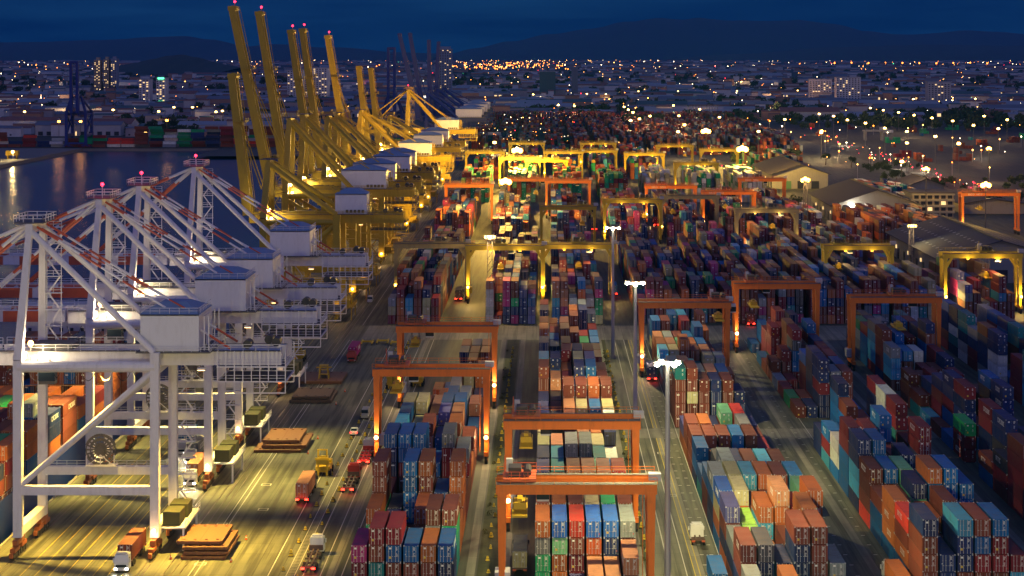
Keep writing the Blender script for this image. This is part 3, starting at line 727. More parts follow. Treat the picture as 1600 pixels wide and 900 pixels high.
        mb = MB(); dz = Vector((1.9,0,.2))
        for j in range(n_+1):
            q = a0.lerp(a1, j/n_); mb.bar(q+Vector((0,ym-3,0)), q+Vector((0,ym+3,0)), .5,.5)
            if lod > 0: mb.bar(q+dz+Vector((0,ym-3.6,0)), q+Vector((0,ym-3.6,0)), .18,.18).bar(q+dz+Vector((0,ym+3.6,0)), q+Vector((0,ym+3.6,0)), .18,.18)
            if j < n_:
                q2 = a0.lerp(a1, (j+1)/n_); mb.bar(q+Vector((0,ym-3,0)), q2+Vector((0,ym+3,0)), .3,.3)
        if lod > 0:
            for s in (-1,1): mb.bar(a0+dz+Vector((0,ym+s*3.6,0)), a1+dz+Vector((0,ym+s*3.6,0)), .16,.16); mb.bar(a0+dz*.6+Vector((0,ym+s*3.6,0)), a1+dz*.6+Vector((0,ym+s*3.6,0)), .12,.12)
        mb.build('boom_lacing', P, t)
        mb = MB(); q = a0.lerp(a1, .66); mb.box(q.x-.6,q.x+3,ym-4.4,ym+4.4,q.z,q.z+.2).rail((q.x+3,ym-4.4,q.z),(q.x+3,ym+4.4,q.z),1.2,1.6,.1).box(q.x,q.x+2,ym-3.4,ym-1.8,q.z-1.6,q.z)
        mb.box(a1.x-1.2,a1.x+1.6,ym-3.8,ym+3.8,a1.z-1.2,a1.z+.3); mb.tube((a1.x+.6,ym-3.6,a1.z-.6),(a1.x+.6,ym+3.6,a1.z-.6),1.2,10)
        mb.bar((a1.x+1.6,ym-3.4,a1.z),(a1.x+2.6,ym-3.4,a1.z-6),.16,.16)
        mb.build('boom_head', P, t)
        if beacons:
            bb = MB().tube((a1.x+.8,ym,a1.z),(a1.x+.8,ym,a1.z+1.6),.12,6).build('beacon_post', P, t)
            MB().ball((a1.x+.8,ym,a1.z+2), .42, 0, 8, 6).build('beacon_lamp', M_LRED, bb)
        # folded forestays and backstays
        for s in (-1,1):
            q = a0.lerp(a1, .62)+Vector((1,ym+s*3,0)); mid = Vector((WX-1.5, ym+s*3, gh+(ah-gh)*.45))
            MB().bar((WX,ym+s*3,ah-1), mid, .3,.3).bar(mid, q, .3,.3).build('forestay', P, t)
            MB().bar((WX+2,ym+s*3.4,ah-1), (-52,ym+s*4,gh+.3), .3,.3).build('backstay', P, t)
        for yy in (0,D): MB().bar((WX,yy,gh-3),(LX,yy,gh*.55),.8*f_,.8*f_).build('diagonal_brace', P, t)
    # bogies: rows of rail wheels under both sill beams
    for x in (WX,LX):
        for yy in (.3,D-.3):
            mb = MB(); mb.bar((x,yy-2.6,2.6),(x,yy+2.6,2.6),.8,.9)
            for s in (-1,1): mb.bar((x,yy+s*2.4-1.6,1.6),(x,yy+s*2.4+1.6,1.6),.9,.7)
            mb.box(x-.35,x+.35,yy-.4,yy+.4,2.6,3.6).box(x-.3,x+.3,yy-5.2,yy-4.6,.6,1.4)
            bg_ = mb.build('bogie', M_BOGIE if k == 'white' else P, t)
            for s in range(6): y = yy-3.9+s*1.55; MB().tube((x-.35,y,.62),(x+.35,y,.62),.54,10).build('rail_wheel', M_DARK, bg_) if lod > 1 else None
    # cabinets along the landside sill, cable reel on the portal
    if lod > 0:
        mb = MB().box(LX+.9,LX+3.9,2.2,7.4,4.6,7.0).box(LX+.9,LX+4.2,8.6,13.2,4.6,7.0).box(LX+1,LX+3,13.8,16,4.6,6.2); mb.build('electrical_cabinet', M_OLIVE if k == 'white' else M_CYEL if k == 'yellow' else P, t)
        mb = MB().box(LX+.8,LX+5,1.6,16.6,4.2,4.45,0).rail((LX+5,1.6,4.5),(LX+5,16.6,4.5),1.1,1.6,.07).bar((LX+4.6,2,.3),(LX+4.6,2,4.2),.3,.3).bar((LX+4.6,15,.3),(LX+4.6,15,4.2),.3,.3)
        mb.build('service_platform', P, t)
        rx = WX+11; mb = MB(); rz = 15.4
        for ring in (2.7,1.0,1.9):
            for j in range(20):
                a = 2*math.pi*j/20; b_ = 2*math.pi*(j+1)/20
                mb.bar((rx+ring*math.cos(a),D-1.5,rz+ring*math.sin(a)),(rx+ring*math.cos(b_),D-1.5,rz+ring*math.sin(b_)),.12,.5)
        for j in range(20):
            a = 2*math.pi*j/20; mb.bar((rx+.6*math.cos(a),D-1.5,rz+.6*math.sin(a)),(rx+2.7*math.cos(a),D-1.5,rz+2.7*math.sin(a)),.09,.3)
        mb.tube((rx,D-2,rz),(rx,D-.9,rz),.7,10)
        mb.build('cable_reel', M_GREYD if k=='white' else P, t)
        mb = MB().box(rx-2.6,rx+3,D-2.4,D-.4,12.5,12.7)
        for x in (rx-2.4,rx+.1,rx+2.6): mb.bar((x,D-2.2,12.4),(x,D-2.2,14.6),.14,.14)
        mb.bar((rx-2.4,D-2.2,12.5),(rx+.1,D-2.2,14.6),.12,.12).bar((rx+.1,D-2.2,14.6),(rx+2.6,D-2.2,12.5),.12,.12)
        mb.rail((WX+1,D-.9,12.2),(LX-1,D-.9,12.2),1.1,1.8,.07); mb.build('reel_stand', P, t)
    # lamps
    if power:
        for (x, y, pw, aim) in ((-88.5, ym-2.5, 1.5, (-101,ym-6,12)) if D == 17.0 else (-88.5, ym-2.5, 1, (-87,ym-3,0)), (-78, ym-4.9, 1.1, (-78,ym-8,0)), (-61, ym-4.9, 1.4, (-57,ym-6,0))):
            fx = MB().box(x-.7,x+.7,y-.5,y+.5,gh-3.3,gh-2.9).build('floodlight', P, t)
            MB().box(x-.6,x+.6,y-.42,y+.42,gh-3.36,gh-3.3).build('floodlight_glass', M_LWARM, fx)
            spot('flood_beam', fx, (x,y,gh-3.6), aim, power*pw, cc, 84, 1, .6)
        lg = MB().box(LX-.3,LX+.3,-1.1,-.9,4.3,4.7).build('leg_lamp', P, t); MB().ball((LX,-1.35,4.5), .42, 0, 8, 6).build('lamp_glass', M_LWARM, lg)
        point('lamp_light', lg, (LX,-1.9,4.3), 420, (1,.6,.25), .25)
        for (x,z) in ((WX+2.2,gh-1.4),(WX+1.6,gh+1.4)):
            lg = MB().box(x-.3,x+.3,ym-6,ym-5.6,z,z+.4).build('girder_lamp', P, t); MB().ball((x,ym-6.2,z+.2),.5,0,8,6).build('lamp_glass', M_LWARM, lg); point('lamp_light', lg, (x+.3,ym-7.1,z+.2), 2000, (1,.82,.5), .4)
    return t
G1 = 'white quay cranes with lowered red banded booms'
crane(349,'white','nearest white quay crane with large white machinery house, at the left frame edge',M_CWHITE,35.2,58,None,False,power=175000,grp=G1,cc=(1,.64,.10))
crane(404,'white','second white quay crane, the house partly hidden behind the nearest one',M_CWHITE,35.2,58.3,None,power=115000,grp=G1,cc=(1,.74,.18))
crane(444,'white','third white quay crane with red beacon between the second and the farthest',M_CWHITE,35.2,58.3,None,power=70000,grp=G1,cc=(1,.77,.22))
crane(514,'white','farthest white quay crane, next to the first yellow one',M_CWHITE,35.2,58.6,None,power=11000,grp=G1,cc=(1,.72,.32))
G2 = 'yellow quay cranes with raised booms'
ys = [(652,34.8,53,(-104,81),'nearest yellow quay crane, smaller with short boom and lone white house'),
      (706,39.5,65,(-112.5,104.5),'yellow quay crane with the tallest boom, leftmost of the pair of tallest'),
      (748,39.5,65,(-109,103.5),'yellow quay crane with tall boom and beacon, right of the tallest boom'),
      (830,38,62,(-107.5,97.5),'yellow quay crane third in line of tall booms, left of a close pair'),
      (866,38,62,(-107,98.5),'yellow quay crane right of the close pair of booms with two beacons'),
      (980,37,60,(-108.5,96.5),'yellow quay crane with lone boom standing before the white apartment blocks'),
      (1095,36,52,(-104,80.5),'yellow quay crane with low curved boom left of the far pair'),
      (1160,36,52,(-103,79),'yellow quay crane with low boom, right of the far pair')]
for (Y,gh,ah,bm,lab) in ys:
    small = bm[1] < 85
    crane(Y,'yellow',lab,M_CYEL,gh,ah,bm,bm[1]>90,D=18,lod=1,power=1500,house_x=((-69.5,-59) if Y==652 else (-73,-57)),grp=G2,cc=(1,.6,.2),hw=9)
crane(1320,'yellow','yellow quay crane with lowered boom and bright yellow A frame',M_CYEL,37,64,None,True,D=18,lod=1,power=60000,house_x=(-74,-58),grp=G2,redboom=False,cc=(1,.6,.15),hw=10,boomtip=-135)
G3 = 'blue quay cranes with raised booms'
for (Y,bm,lab) in ((1540,(-114,103),'nearest blue quay crane with two slanted raised booms'),(1600,(-110,104),'second blue quay crane with raised boom near the grey tower'),
                   (1690,(-100,99),'third blue quay crane, straight boom before the grey tower'),(1770,(-96,98),'farthest blue quay crane near the grey tower')):
    crane(Y,'blue',lab,M_CBLUE,38,58,bm,False,D=18,lod=0,house_x=(-70,-50),grp=G3,hw=10)

# ---------------------------------------------------------------- yard gantries
M_GOR = paint('gantry_orange_paint', (.74,.17,.014), .5, .3); M_GYE = paint('gantry_yellow_paint', (.50,.36,.018), .5, .3); M_GPALE = paint('gantry_faded_paint', (.42,.34,.14), .55, .4)
M_RUBBER = paint('tyre_rubber', (.02,.02,.02), .8, .2); M_PANELG = paint('panel_grey', (.5,.5,.52), .5, .2)
def text_mesh(name, body, size, mat, parent, loc, rot):
    cu = bpy.data.curves.new(name, 'FONT'); cu.body = body; cu.size = size; cu.extrude = .01; cu.align_x = 'LEFT'
    o = bpy.data.objects.new(name, cu); COL.objects.link(o); dg = bpy.context.evaluated_depsgraph_get()
    me = bpy.data.meshes.new_from_object(o.evaluated_get(dg)); bpy.data.objects.remove(o); me.materials.clear(); me.materials.append(mat)
    p = place(name, me, parent, loc); p.rotation_euler = rot; return p
def gantry(xl, Y, span, label, mat, grp, trolley=.12, spread=9.5, lamps=2, lod=2, power=0, lc=(1,.7,.35), load=None, text=None, hb=18.6):
    t = thing('yard_gantry_crane', label, 'gantry crane', (xl,Y,0), 0, grp)
    yel = mat is not M_GOR; DY = 6.6; tw = 1.35 if not yel else 1.25
    for x in (0, span):
        for y in (0, DY):
            MB().bar((x,y,2.6),(x,y,hb+.4),.95 if yel else .8,.9,0,tw,1.0,(0,1,0)).build('leg', mat, t)
        mb = MB().bar((x,-1.8,2.3),(x,DY+1.8,2.3),.9,.9).bar((x,0,hb-.3),(x,DY,hb-.3),.6,.8); mb.build('sill_beam', mat, t)
        for y in (-.8,.9,DY-.9,DY+.8):
            w_ = MB().tube((x-.32,y,.78),(x+.32,y,.78),.78,14).build('wheel', M_RUBBER, t)
            if lod > 1: MB().tube((x-.36,y,.78),(x+.36,y,.78),.36,10).build('hub', mat, w_)
    for y in (0, DY):
        mb = MB().bar((-.9,y,hb+.95),(span+.9,y,hb+.95),.95,1.7)
        mb.box(-.9,span+.9,y-.5,y+.5,hb+1.8,hb+1.86,1)
        yy = y-.9 if y == 0 else y+.9
        mb.box(-.9,span+.9,min(yy,y),max(yy,y),hb+1.72,hb+1.79,1); mb.rail((-.9,yy,hb+1.8),(span+.9,yy,hb+1.8),1.05,2.4,.07,0)
        mb.build('girder', [mat, M_GREYD], t)
        if yel: 
            for s,x in ((1,0),(-1,span)): MB().bar((x,y,hb-3.4),(x+s*2.2,y,hb+.2),.8,.8).build('knee_brace', mat, t)
    # trolley with cab, winch
    tx = trolley*span
    mb = MB().box(tx-2.6,tx+2.6,-.3,DY+.3,hb+2.0,hb+2.5,0).box(tx-1.8,tx+.2,1.0,4.4,hb+2.5,hb+4.0,1).tube((tx+1.2,1,hb+3.2),(tx+1.2,5.4,hb+3.2),.65,10,1).box(tx-2.2,tx-1.2,4.8,6,hb+2.5,hb+4.6,2)
    mb.rail((tx-2.6,-.3,hb+2.5),(tx+2.6,-.3,hb+2.5),1.1,1.3,.07,0).rail((tx-2.6,DY+.3,hb+2.5),(tx+2.6,DY+.3,hb+2.5),1.1,1.3,.07,0).bar((tx-2.4,3,hb+2.5),(tx-2.4,3,hb+5.6),.14,.14)
    tr = mb.build('trolley', [M_CRED if not yel else mat, M_DARK, M_PANELG], t)
    MB().box(tx+2.7,tx+4.6,.6,2.6,hb-1.2,hb+1.1).build('operator_cab', M_PANELG, tr)
    MB().box(tx+2.65,tx+4.65,.5,2.3,hb-.9,hb+.4).build('cab_window', M_GLASS, tr)
    mb = MB()
    for x in (-1,1):
        for y in (1.6,5): mb.tube((tx+x,y,spread+.6),(tx+x*.8,y,hb+2),.05,4)
    mb.build('hoist_rope', M_DARK, tr)
    mb = MB().box(tx-1.2,tx+1.2,-2.7,9.4,spread,spread+.35).box(tx-1.0,tx+1.0,1.4,5.3,spread+.35,spread+1.4).box(tx-.4,tx+.4,2,4.6,spread+1.4,spread+1.9)
    mb.build('spreader', M_CYEL, tr)
    # end boxes: electrical house, ladders, hanging lamp brackets
    mb = MB().box(-1.2,1.2,DY-2.2,DY+1.2,3.0,5.2); mb.build('power_pack', M_PANELG if not yel else mat, t)
    mb = MB(); x = span-.9
    for k in range(int(hb/1.2)): z = 3+k*1.2; mb.box(x-.5,x-.38,-.5,.5,z,z+.08)
    mb.bar((x-.45,-.5,2.5),(x-.45,-.5,hb+1),.08,.08).bar((x-.45,.5,2.5),(x-.45,.5,hb+1),.08,.08); mb.build('ladder', mat, t)
    MB().box(span-.3,span+1.6,1,3,hb+1.9,hb+3.0).build('control_cabinet', M_PANELG, t)
    if text:
        text_mesh('painted_name', text, 1.2, M_MARK, t, (2.6,-.49,hb+.55), (R(90),0,0))
    lm = M_LWARM if not yel else M_LYEL
    if yel and power:
        for f in (.3,.7):
            x = span*f; lg = MB().box(x-.4,x+.4,-.3,.3,hb-.25,hb+.05).build('girder_lamp', mat, t); MB().box(x-.35,x+.35,-.25,.25,hb-.3,hb-.25).build('lamp_glass', lm, lg); point('lamp_light', lg, (x,-.9,hb-1.4), power*.55, lc, .4)
    for (x,y) in ((0,-.9),(span,-.9))[:lamps]:
        lg = MB().box(x-.2,x+.2,y-.3,y+.3,5.6,6.1).build('leg_lamp', mat, t); MB().ball((x,y-.45,5.8), .45, 0, 8, 6).build('lamp_glass', lm, lg)
        if power: point('lamp_light', lg, (x,y-1.1,5.9), power, lc, .25)
    return t
GO = 'orange rubber tyred gantries over the container blocks'; GY = 'yellow gantries beyond the cross road'
gantry(-6.95, 313, 23.5, 'nearest orange gantry crane at the bottom centre of the yard', M_GOR, GO, .12, 15.6, 0, power=0)
gantry(-6.95, 367, 23.5, 'second orange gantry crane directly behind the nearest one', M_GOR, GO, .14, 15.6, 1, power=900)
gantry(-36.3, 427, 23.5, 'orange gantry crane left of the middle lane, nearer of the two there', M_GOR, GO, .18, 15.4, 2, power=2200)
gantry(-36.3, 494, 23.5, 'orange gantry crane left of the middle lane, farther of the two there', M_GOR, GO, .16, 15.4, 2, power=2200)
gantry(26.1, 541, 23.3, 'orange gantry crane right of the lamp masts over the brown stacks', M_GOR, GO, .9, 15.4, 1, power=2200)
gantry(56.0, 585, 23.8, 'orange gantry crane over the dark block with yellow spreader at left', M_GOR, GO, .22, 13.4, 1, power=1500)
gantry(85.2, 552, 23.7, 'orange gantry crane at the right with orange load on its spreader', M_GOR, GO, .55, 11.5, 0)
yel = [(-53.3,707,25,'wide faded yellow gantry over the stack beside the quay road',M_GPALE,1,0), (-27.4,700,26.2,'bright yellow gantry left of centre with lit girder',M_GYE,2,3500), (-.9,705,24.5,'yellow gantry just right of centre with three small lamps',M_GYE,2,2500),
       (27.2,920,25.8,'yellow gantry behind the third lamp mast with glowing girder',M_GYE,1,3000),(55,945,26.5,'pale gantry over dark stacks right of centre',M_GPALE,1,0),(83,864,26,'pale gantry with small white lamps right of centre',M_GPALE,2,2500),
       (98.5,701,23.4,'yellow gantry with hoisted white spreader right of centre',M_GYE,1,2500),(135,673,25.3,'bright yellow gantry before the white warehouse at the right',M_GYE,2,4500),
       (-2,880,23.5,'olive gantry over the red stacks at centre',M_GYE,0,0)]
for (x,y,sp,lab,m_,lm,pw) in yel: gantry(x, y, sp, lab, m_, GY, rnd.uniform(.2,.8), 12, lm, 1, pw, (1,.65,.2))
far_or = [(-51.6,1027,23.6,'small orange gantry left of the two sodium lamps',None),(51.4,1017,25,'small orange gantry with white letters, left of the pair','ESCO    NO.5'),(77.2,975,25,'small orange gantry with white letters, right of the pair','ESCO    NO.4'),
          (105,1075,24,'small orange gantry behind the pair with white letters','ESCO    NO.6'),(202,965,27,'orange gantry at the right edge before the truck park','ESCO   NO.7'),(.3,1060,23,'dull orange gantry before the green stacks',None),(-20,1075,22,'dull orange gantry under the sodium lamps',None)]
for (x,y,sp,lab,tx) in far_or: gantry(x, y, sp, lab, M_GOR, 'orange gantries in the far yard', rnd.uniform(.3,.7), 12, 1, 0, 1800, (1,.65,.25), text=tx)
far_ye = [(-55,1370),(-27.6,1505),(-12.6,1265),(-1,1370),(26.6,1505),(23,1385),(53.6,1345),(82,1465),(109,1400),(80,1230),(-30,1290)]
for k,(x,y) in enumerate(far_ye): gantry(x, y, 26, 'small yellow gantry in the sodium-lit far yard, %s from the left' % ordn(sorted([a/b for a,b in far_ye]).index(x/y)), M_GYE, 'yellow gantries in the far yard', rnd.uniform(.2,.8), 12, 1, 1, 3200, (1,.58,.12))

# ---------------------------------------------------------------- the moored ship
M_HULL = paint('hull_blue', (.008,.03,.20), .45, .2); M_SHIPW = paint('ship_white', (.68,.64,.62), .5, .25); M_DECK = paint('deck_brown', (.20,.07,.03), .7, .4); M_BOOT = paint('hull_red', (.22,.03,.02), .5, .3)
t = thing('container_ship', 'blue hulled container ship moored along the quay under the white cranes', 'ship', (0,300,0))
X1, X0 = -99.3, -130.5
mb = MB(); pts = []
secs = [(0,2.5,9),(12,.4,4),(30,0,0),(220,0,0),(245,1.5,1.5),(262,5,5),(276,12,12),(283,15.4,15.4)]
for (y,a,b_) in secs:
    x1 = X1-a; x0 = X0+b_; ztop = 6.2+(2.4 if y > 240 else 0); pts += [(x1-1.2*(a>0),y,-3),(x1,y,ztop),(x0,y,ztop),(x0+1.2*(a>0),y,-3)]
fs = []
for i in range(len(secs)-1):
    a = i*4; fs += [(a,a+4,a+5,a+1),(a+1,a+5,a+6,a+2),(a+2,a+6,a+7,a+3)]
fs += [(0,1,2,3),(31,30,29,28)]; mb.add(pts, fs); mb.build('hull', M_HULL, t)
mb = MB(); mb.box(X0+.4,X1-.35,31,219,6.21,6.9)
for b in range(15): yb = 52+b*14.2; mb.box(X0+1,X1-1,yb-.3,yb+12.6,6.9,7.35) if b != 10 else None
mb.build('deck', M_DECK, t)
mb = MB().rail((X1-.3,32,6.25),(X1-.3,219,6.25),1.1,3,.08).rail((X0+.3,32,6.25),(X0+.3,219,6.25),1.1,4,.08); mb.build('railing', M_SHIPW, t)
for b in range(15):
    if b in (9,10): continue
    yb = 52+b*14.2+12.7; mb = MB()
    for c in range(12): x = X1-.6-c*2.6; mb.box(x-.15,x+.15,yb,yb+.9,6.9,12.8)
    for z in (9.6,12.8): mb.box(X0+1.4,X1-.4,yb,yb+.9,z-.15,z)
    mb.build('lashing_bridge', M_DECK, t)
mb = MB().box(X0+1,X1-.6,193.5,205,6.9,22.6).box(X0-1,X1+1.2,193,204,22.6,25.2); s_ = mb.build('superstructure', M_SHIPW, t)
mb = MB()
for z in (10,13,16,19):
    for j in range(11): mb.box(X1-3-j*2.6,X1-2.2-j*2.6,193.44,193.5,z,z+.9)
for j in range(13): mb.box(X1-.4-j*2.3,X1+.3-j*2.3,192.94,193,23.2,24.0)
mb.build('porthole', M_DARK, s_)
MB().box(X1-9,X1-5,200,204,25.2,31).build('funnel', M_BOOT, s_); MB().bar((-112,196,25.2),(-112,196,33),.5,.5).bar((-115,196,30),(-109,196,30),.3,.3).build('radar_mast', M_SHIPW, s_)

# ---------------------------------------------------------------- hatch covers laid on the apron
M_HATCH = paint('hatch_cover_orange', (.17,.078,.036), .65, .5, .8, streak=False); M_HATCHD = paint('hatch_cover_side', (.13,.035,.02), .7, .4); M_HATCHK = paint('hatch_cover_dark', (.10,.06,.04), .7, .5, .8, streak=False)
def hatch(x0, x1, y0, y1, z, label, dark=False, th=.62):
    t = thing('hatch_cover', label, 'hatch cover', ((x0+x1)/2,(y0+y1)/2,z), 0, 'steel hatch covers laid out on the quay apron')
    w, d = (x1-x0)/2, (y1-y0)/2; m = M_HATCHK if dark else M_HATCH
    mb = MB().box(-w,w,-d,d,.12,th)
    mb.build('panel', m, t)
    mb = MB()
    for s in (-1,1):
        for j in range(5): x = -w+.3+j*(2*w-.6)/4; mb.box(x-.06,x+.06,s*(d+.01)-(0 if s > 0 else .12),s*(d+.01)+(.12 if s > 0 else 0),.05,th-.05)
    for j in range(4):
        for s in (-1,1): mb.box(-w*.8+j*w*.5,-w*.8+j*w*.5+.5,s*d*.8-.25,s*d*.8+.25,th,th+.10)
    mb.box(-w+.02,w-.02,-d-.015,-d,.30,.36).box(-.04,.04,-d,d,th,th+.012)
    mb.build('fitting', M_HATCHD if not dark else M_DARK, t)
    mb = MB()
    for sx in (-1,1):
        for sy in (-1,1): mb.box(sx*w*.8-.3,sx*w*.8+.3,sy*d*.8-.3,sy*d*.8+.3,0,.12)
    mb.build('foot', M_DARK, t)
for k,(dx,dy) in enumerate(((0,0),(.5,.3),(.2,.5),(-.9,1.5))):
    hatch(-63.4+dx,-55.6+dx,345.5+dy,358+dy,.02+k*.76,'orange-brown hatch cover, %s of the nearest stack on the apron' % ('top','third','second','bottom')[3-k])
for k,(dx,dy,w) in enumerate(((0,0,10.4),(1.6,1,8.6),(1.8,2.2,8.0))):
    hatch(-64.3+dx,-64.3+dx+w+(1.2 if k == 1 else 0),438+dy,452+dy,.02+k*.85,'weathered hatch cover, %s of the three-high middle stack on the apron' % ('top','second','bottom')[2-k],th=.7)
hatch(-64.4,-53.9,500,515,.02,'dark brown hatch cover lying under the farthest white crane',True,.8); hatch(-64.0,-54.5,501,514,.9,'dark upper hatch cover lying on the brown one',True,.7)
hatch(-65.6,-54.3,529,545,.02,'pale lit hatch cover with a yellow machine standing on it',False,.8)

# ---------------------------------------------------------------- vehicles
M_TW = paint('truck_white', (.7,.7,.7), .35, .12); M_TR = paint('truck_red', (.42,.03,.02), .4, .2); M_TD = paint('truck_dark', (.05,.05,.06), .4, .2); M_TB = paint('truck_blue', (.03,.15,.4), .35, .15); M_TP = paint('truck_pink', (.55,.22,.25), .4, .15)
M_CHAS = paint('chassis_steel', (.10,.06,.05), .6, .4); M_TAIL = glow('tail_lamp_red', (1,.02,.01), 18); M_HEAD = glow('head_lamp', (1,.9,.7), 60)
def truck(x, y, label, cabm, away=False, chassis=True, load=None, loadlab=None, tail=False, head=False, chm=None, grp='container trucks', rz=0, n20=False):
    """local: bumper at y=0, chassis runs to +y; away turns it round"""
    t = thing('container_truck', label, 'truck', (x, y+(15.6 if away else 0), .02), (math.pi if away else 0)+rz, grp)
    mb = MB(); mb.add([(-1.22,.1,.55),(1.22,.1,.55),(1.22,2.3,.55),(-1.22,2.3,.55),(-1.22,.0,1.7),(1.22,.0,1.7),(-1.15,.35,2.95),(1.15,.35,2.95),(1.15,2.3,3.05),(-1.15,2.3,3.05)],
        [(0,1,5,4),(4,5,7,6),(6,7,8,9),(1,2,8,7,5),(0,4,6,9,3),(2,3,9,8),(0,3,2,1)]); mb.box(-1.1,1.1,-.12,.1,.4,.9).box(-.9,.9,.6,1.7,3.05,3.3)
    mb.box(-1.45,-1.25,.2,.4,1.7,2.4).box(1.25,1.45,.2,.4,1.7,2.4)
    c = mb.build('cab', cabm, t)
    mb = MB(); mb.add([(-1.05,.03,1.75),(1.05,.03,1.75),(1.0,.28,2.65),(-1.0,.28,2.65)], [(0,1,2,3)]); mb.box(-1.235,-1.225,.5,1.4,1.75,2.5).box(1.225,1.235,.5,1.4,1.75,2.5).box(-.9,.9,-.125,-.12,.95,1.4); mb.build('windscreen', M_GLASS, c)
    for s in (-1,1): MB().box(s*.95-.2,s*.95+.2,-.16,-.12,.55,.8).build('headlight', M_HEAD if head else M_PANELG, c)
    ln_ = 15.4 if chassis else 5.6
    mb = MB().box(-.55,-.3,1.4,ln_,.95,1.3).box(.3,.55,1.4,ln_,.95,1.3)
    for yy in ([3.2,6.5,9.5,12.5,15.2] if chassis else [4,5.4]): mb.box(-1.2,1.2,yy-.15,yy+.15,1.0,1.32)
    if chassis: mb.box(-1.2,1.2,3.1,3.3,1.0,1.9 if not load else 1.3)
    mb.build('chassis', chm or M_CHAS, t)
    for yy in ([1.1,4.6,5.8,11.6,12.8,14.0] if chassis else [1.1,4.6]):
        for s in (-1,1): MB().tube((s*1.2,yy,.5),(s*.85,yy,.5),.5,12).build('wheel', M_RUBBER, t)
    for s in (-1,1):
        MB().box(s*.9-.3,s*.9+.3,ln_-.02,ln_+.08,.8,1.1).build('tail_lamp', M_TAIL if tail else M_CRED, t)
    if tail:
        point('lamp_light', t, (0,ln_+.7,1.0), 45, (1,.05,.02), .3)
    if head:
        for s in (-1,1): spot('head_beam', t, (s*.9,-.2,.8), (s*.9,-12,-.3), 1500, (1,.85,.6), 60, .7, .1)
    if load:
        o = make_container(loadlab, PAL[load] if isinstance(load,str) else load, (x, (y+.2 if away else y+2.9), 1.36), 0, 'containers carried on trucks', 2 if y < 520 else 1, int(y), not n20)
    return t
truck(-71.9, 337, 'white cab truck under the nearest white crane, facing out, hauling a brown box', M_TW, False, True, 'k', 'dark brown container on the truck under the nearest crane', head=True)
truck(-76.0, 425, 'white cab truck under the cranes hauling a long grey box, right of the pair', M_TW, False, True, 'y', 'long grey container on the right truck under the cranes', head=True)
truck(-79.9, 435, 'white cab truck hauling a blue box, left of the pair under the cranes', M_TW, False, True, 'b', 'blue container on the left truck under the cranes', head=True)
truck(-72.3, 404, 'white cab truck half hidden behind the second crane leg', M_TW, False, True, 's', 'salmon brown container behind the leg of the second crane', head=True)
truck(-47.6, 388, 'truck driving away on the open apron with lit tail lamps and a brown box', M_TD, True, True, 's', 'salmon brown container on the lone truck crossing the apron', tail=True)
truck(-39.6, 397, 'empty flatbed truck with lit red tail lamps driving away', M_TR, True, True, tail=True)
truck(-38.9, 424, 'red empty container chassis with white cab beside the left gantry leg', M_TW, True, True, tail=True, chm=paint('chassis_red', (.55,.04,.03), .5, .3))
truck(-40.2, 336, 'white cab truck with bare chassis at the bottom edge, right of the bollards', M_TW, True, True, tail=True)
truck(-4.4, 335, 'dark truck in the lane under the second gantry, carrying a pale box', M_TD, True, True, 'c', 'cream container on the truck in the gantry lane')
truck(-4.4, 314, 'truck with pinkish cab and bare dark chassis under the nearest gantry', M_TP, False, True)
truck(28.1, 318, 'white cab truck with a blue box at the bottom of the centre road', M_TW, False, True, 'b', 'blue container on the truck at the bottom of the centre road', head=False)
truck(27.2, 345, 'white tractor truck without trailer beside the front containers', M_TW, True, False)
truck(28.4, 532, 'truck with two bright red tail lamps beside the lamp mast', M_TD, True, True, 'n', 'navy container on the truck with red lamps by the mast', tail=True)
truck(57.4, 318, 'truck with greenish cab in the side lane next to the bright red container', M_TW, True, True, 'o', 'orange-brown container on the truck in the side lane')
truck(66, 640, 'truck with twin red tail lamps on the cross road under the right gantry', M_TD, True, True, 'k', 'dark brown container on the truck below the right gantry', tail=True)
truck(-31.0, 705, 'truck with red tail lamps in the dark lane left of the yellow gantry leg', M_TD, True, True, 'd', 'charcoal container on the truck left of the yellow gantry leg', tail=True)
truck(24.6, 720, 'truck with red tail lamps in the dark lane beside the third mast', M_TD, True, True, 'l', 'light blue container on the truck in the dark lane', tail=True)
truck(-33, 880, 'distant truck with red tail lamps among the red stacks', M_TD, True, True, 'r', 'maroon container on the distant truck', tail=True)
truck(24, 985, 'distant truck with red tail lamps in the sodium-lit yard', M_TD, True, True, 'n', 'navy container on the distant truck in the sodium-lit yard', tail=True)
truck(56, 1010, 'far truck with red tail lamps between the orange gantries', M_TD, True, True, 'r', 'maroon container on the truck between the orange gantries', tail=True)
truck(-55.3, 566, 'red truck standing beyond the yellow machine on the apron', M_TR, False, True, 'm', 'magenta container on the truck beyond the hatch covers', tail=False)
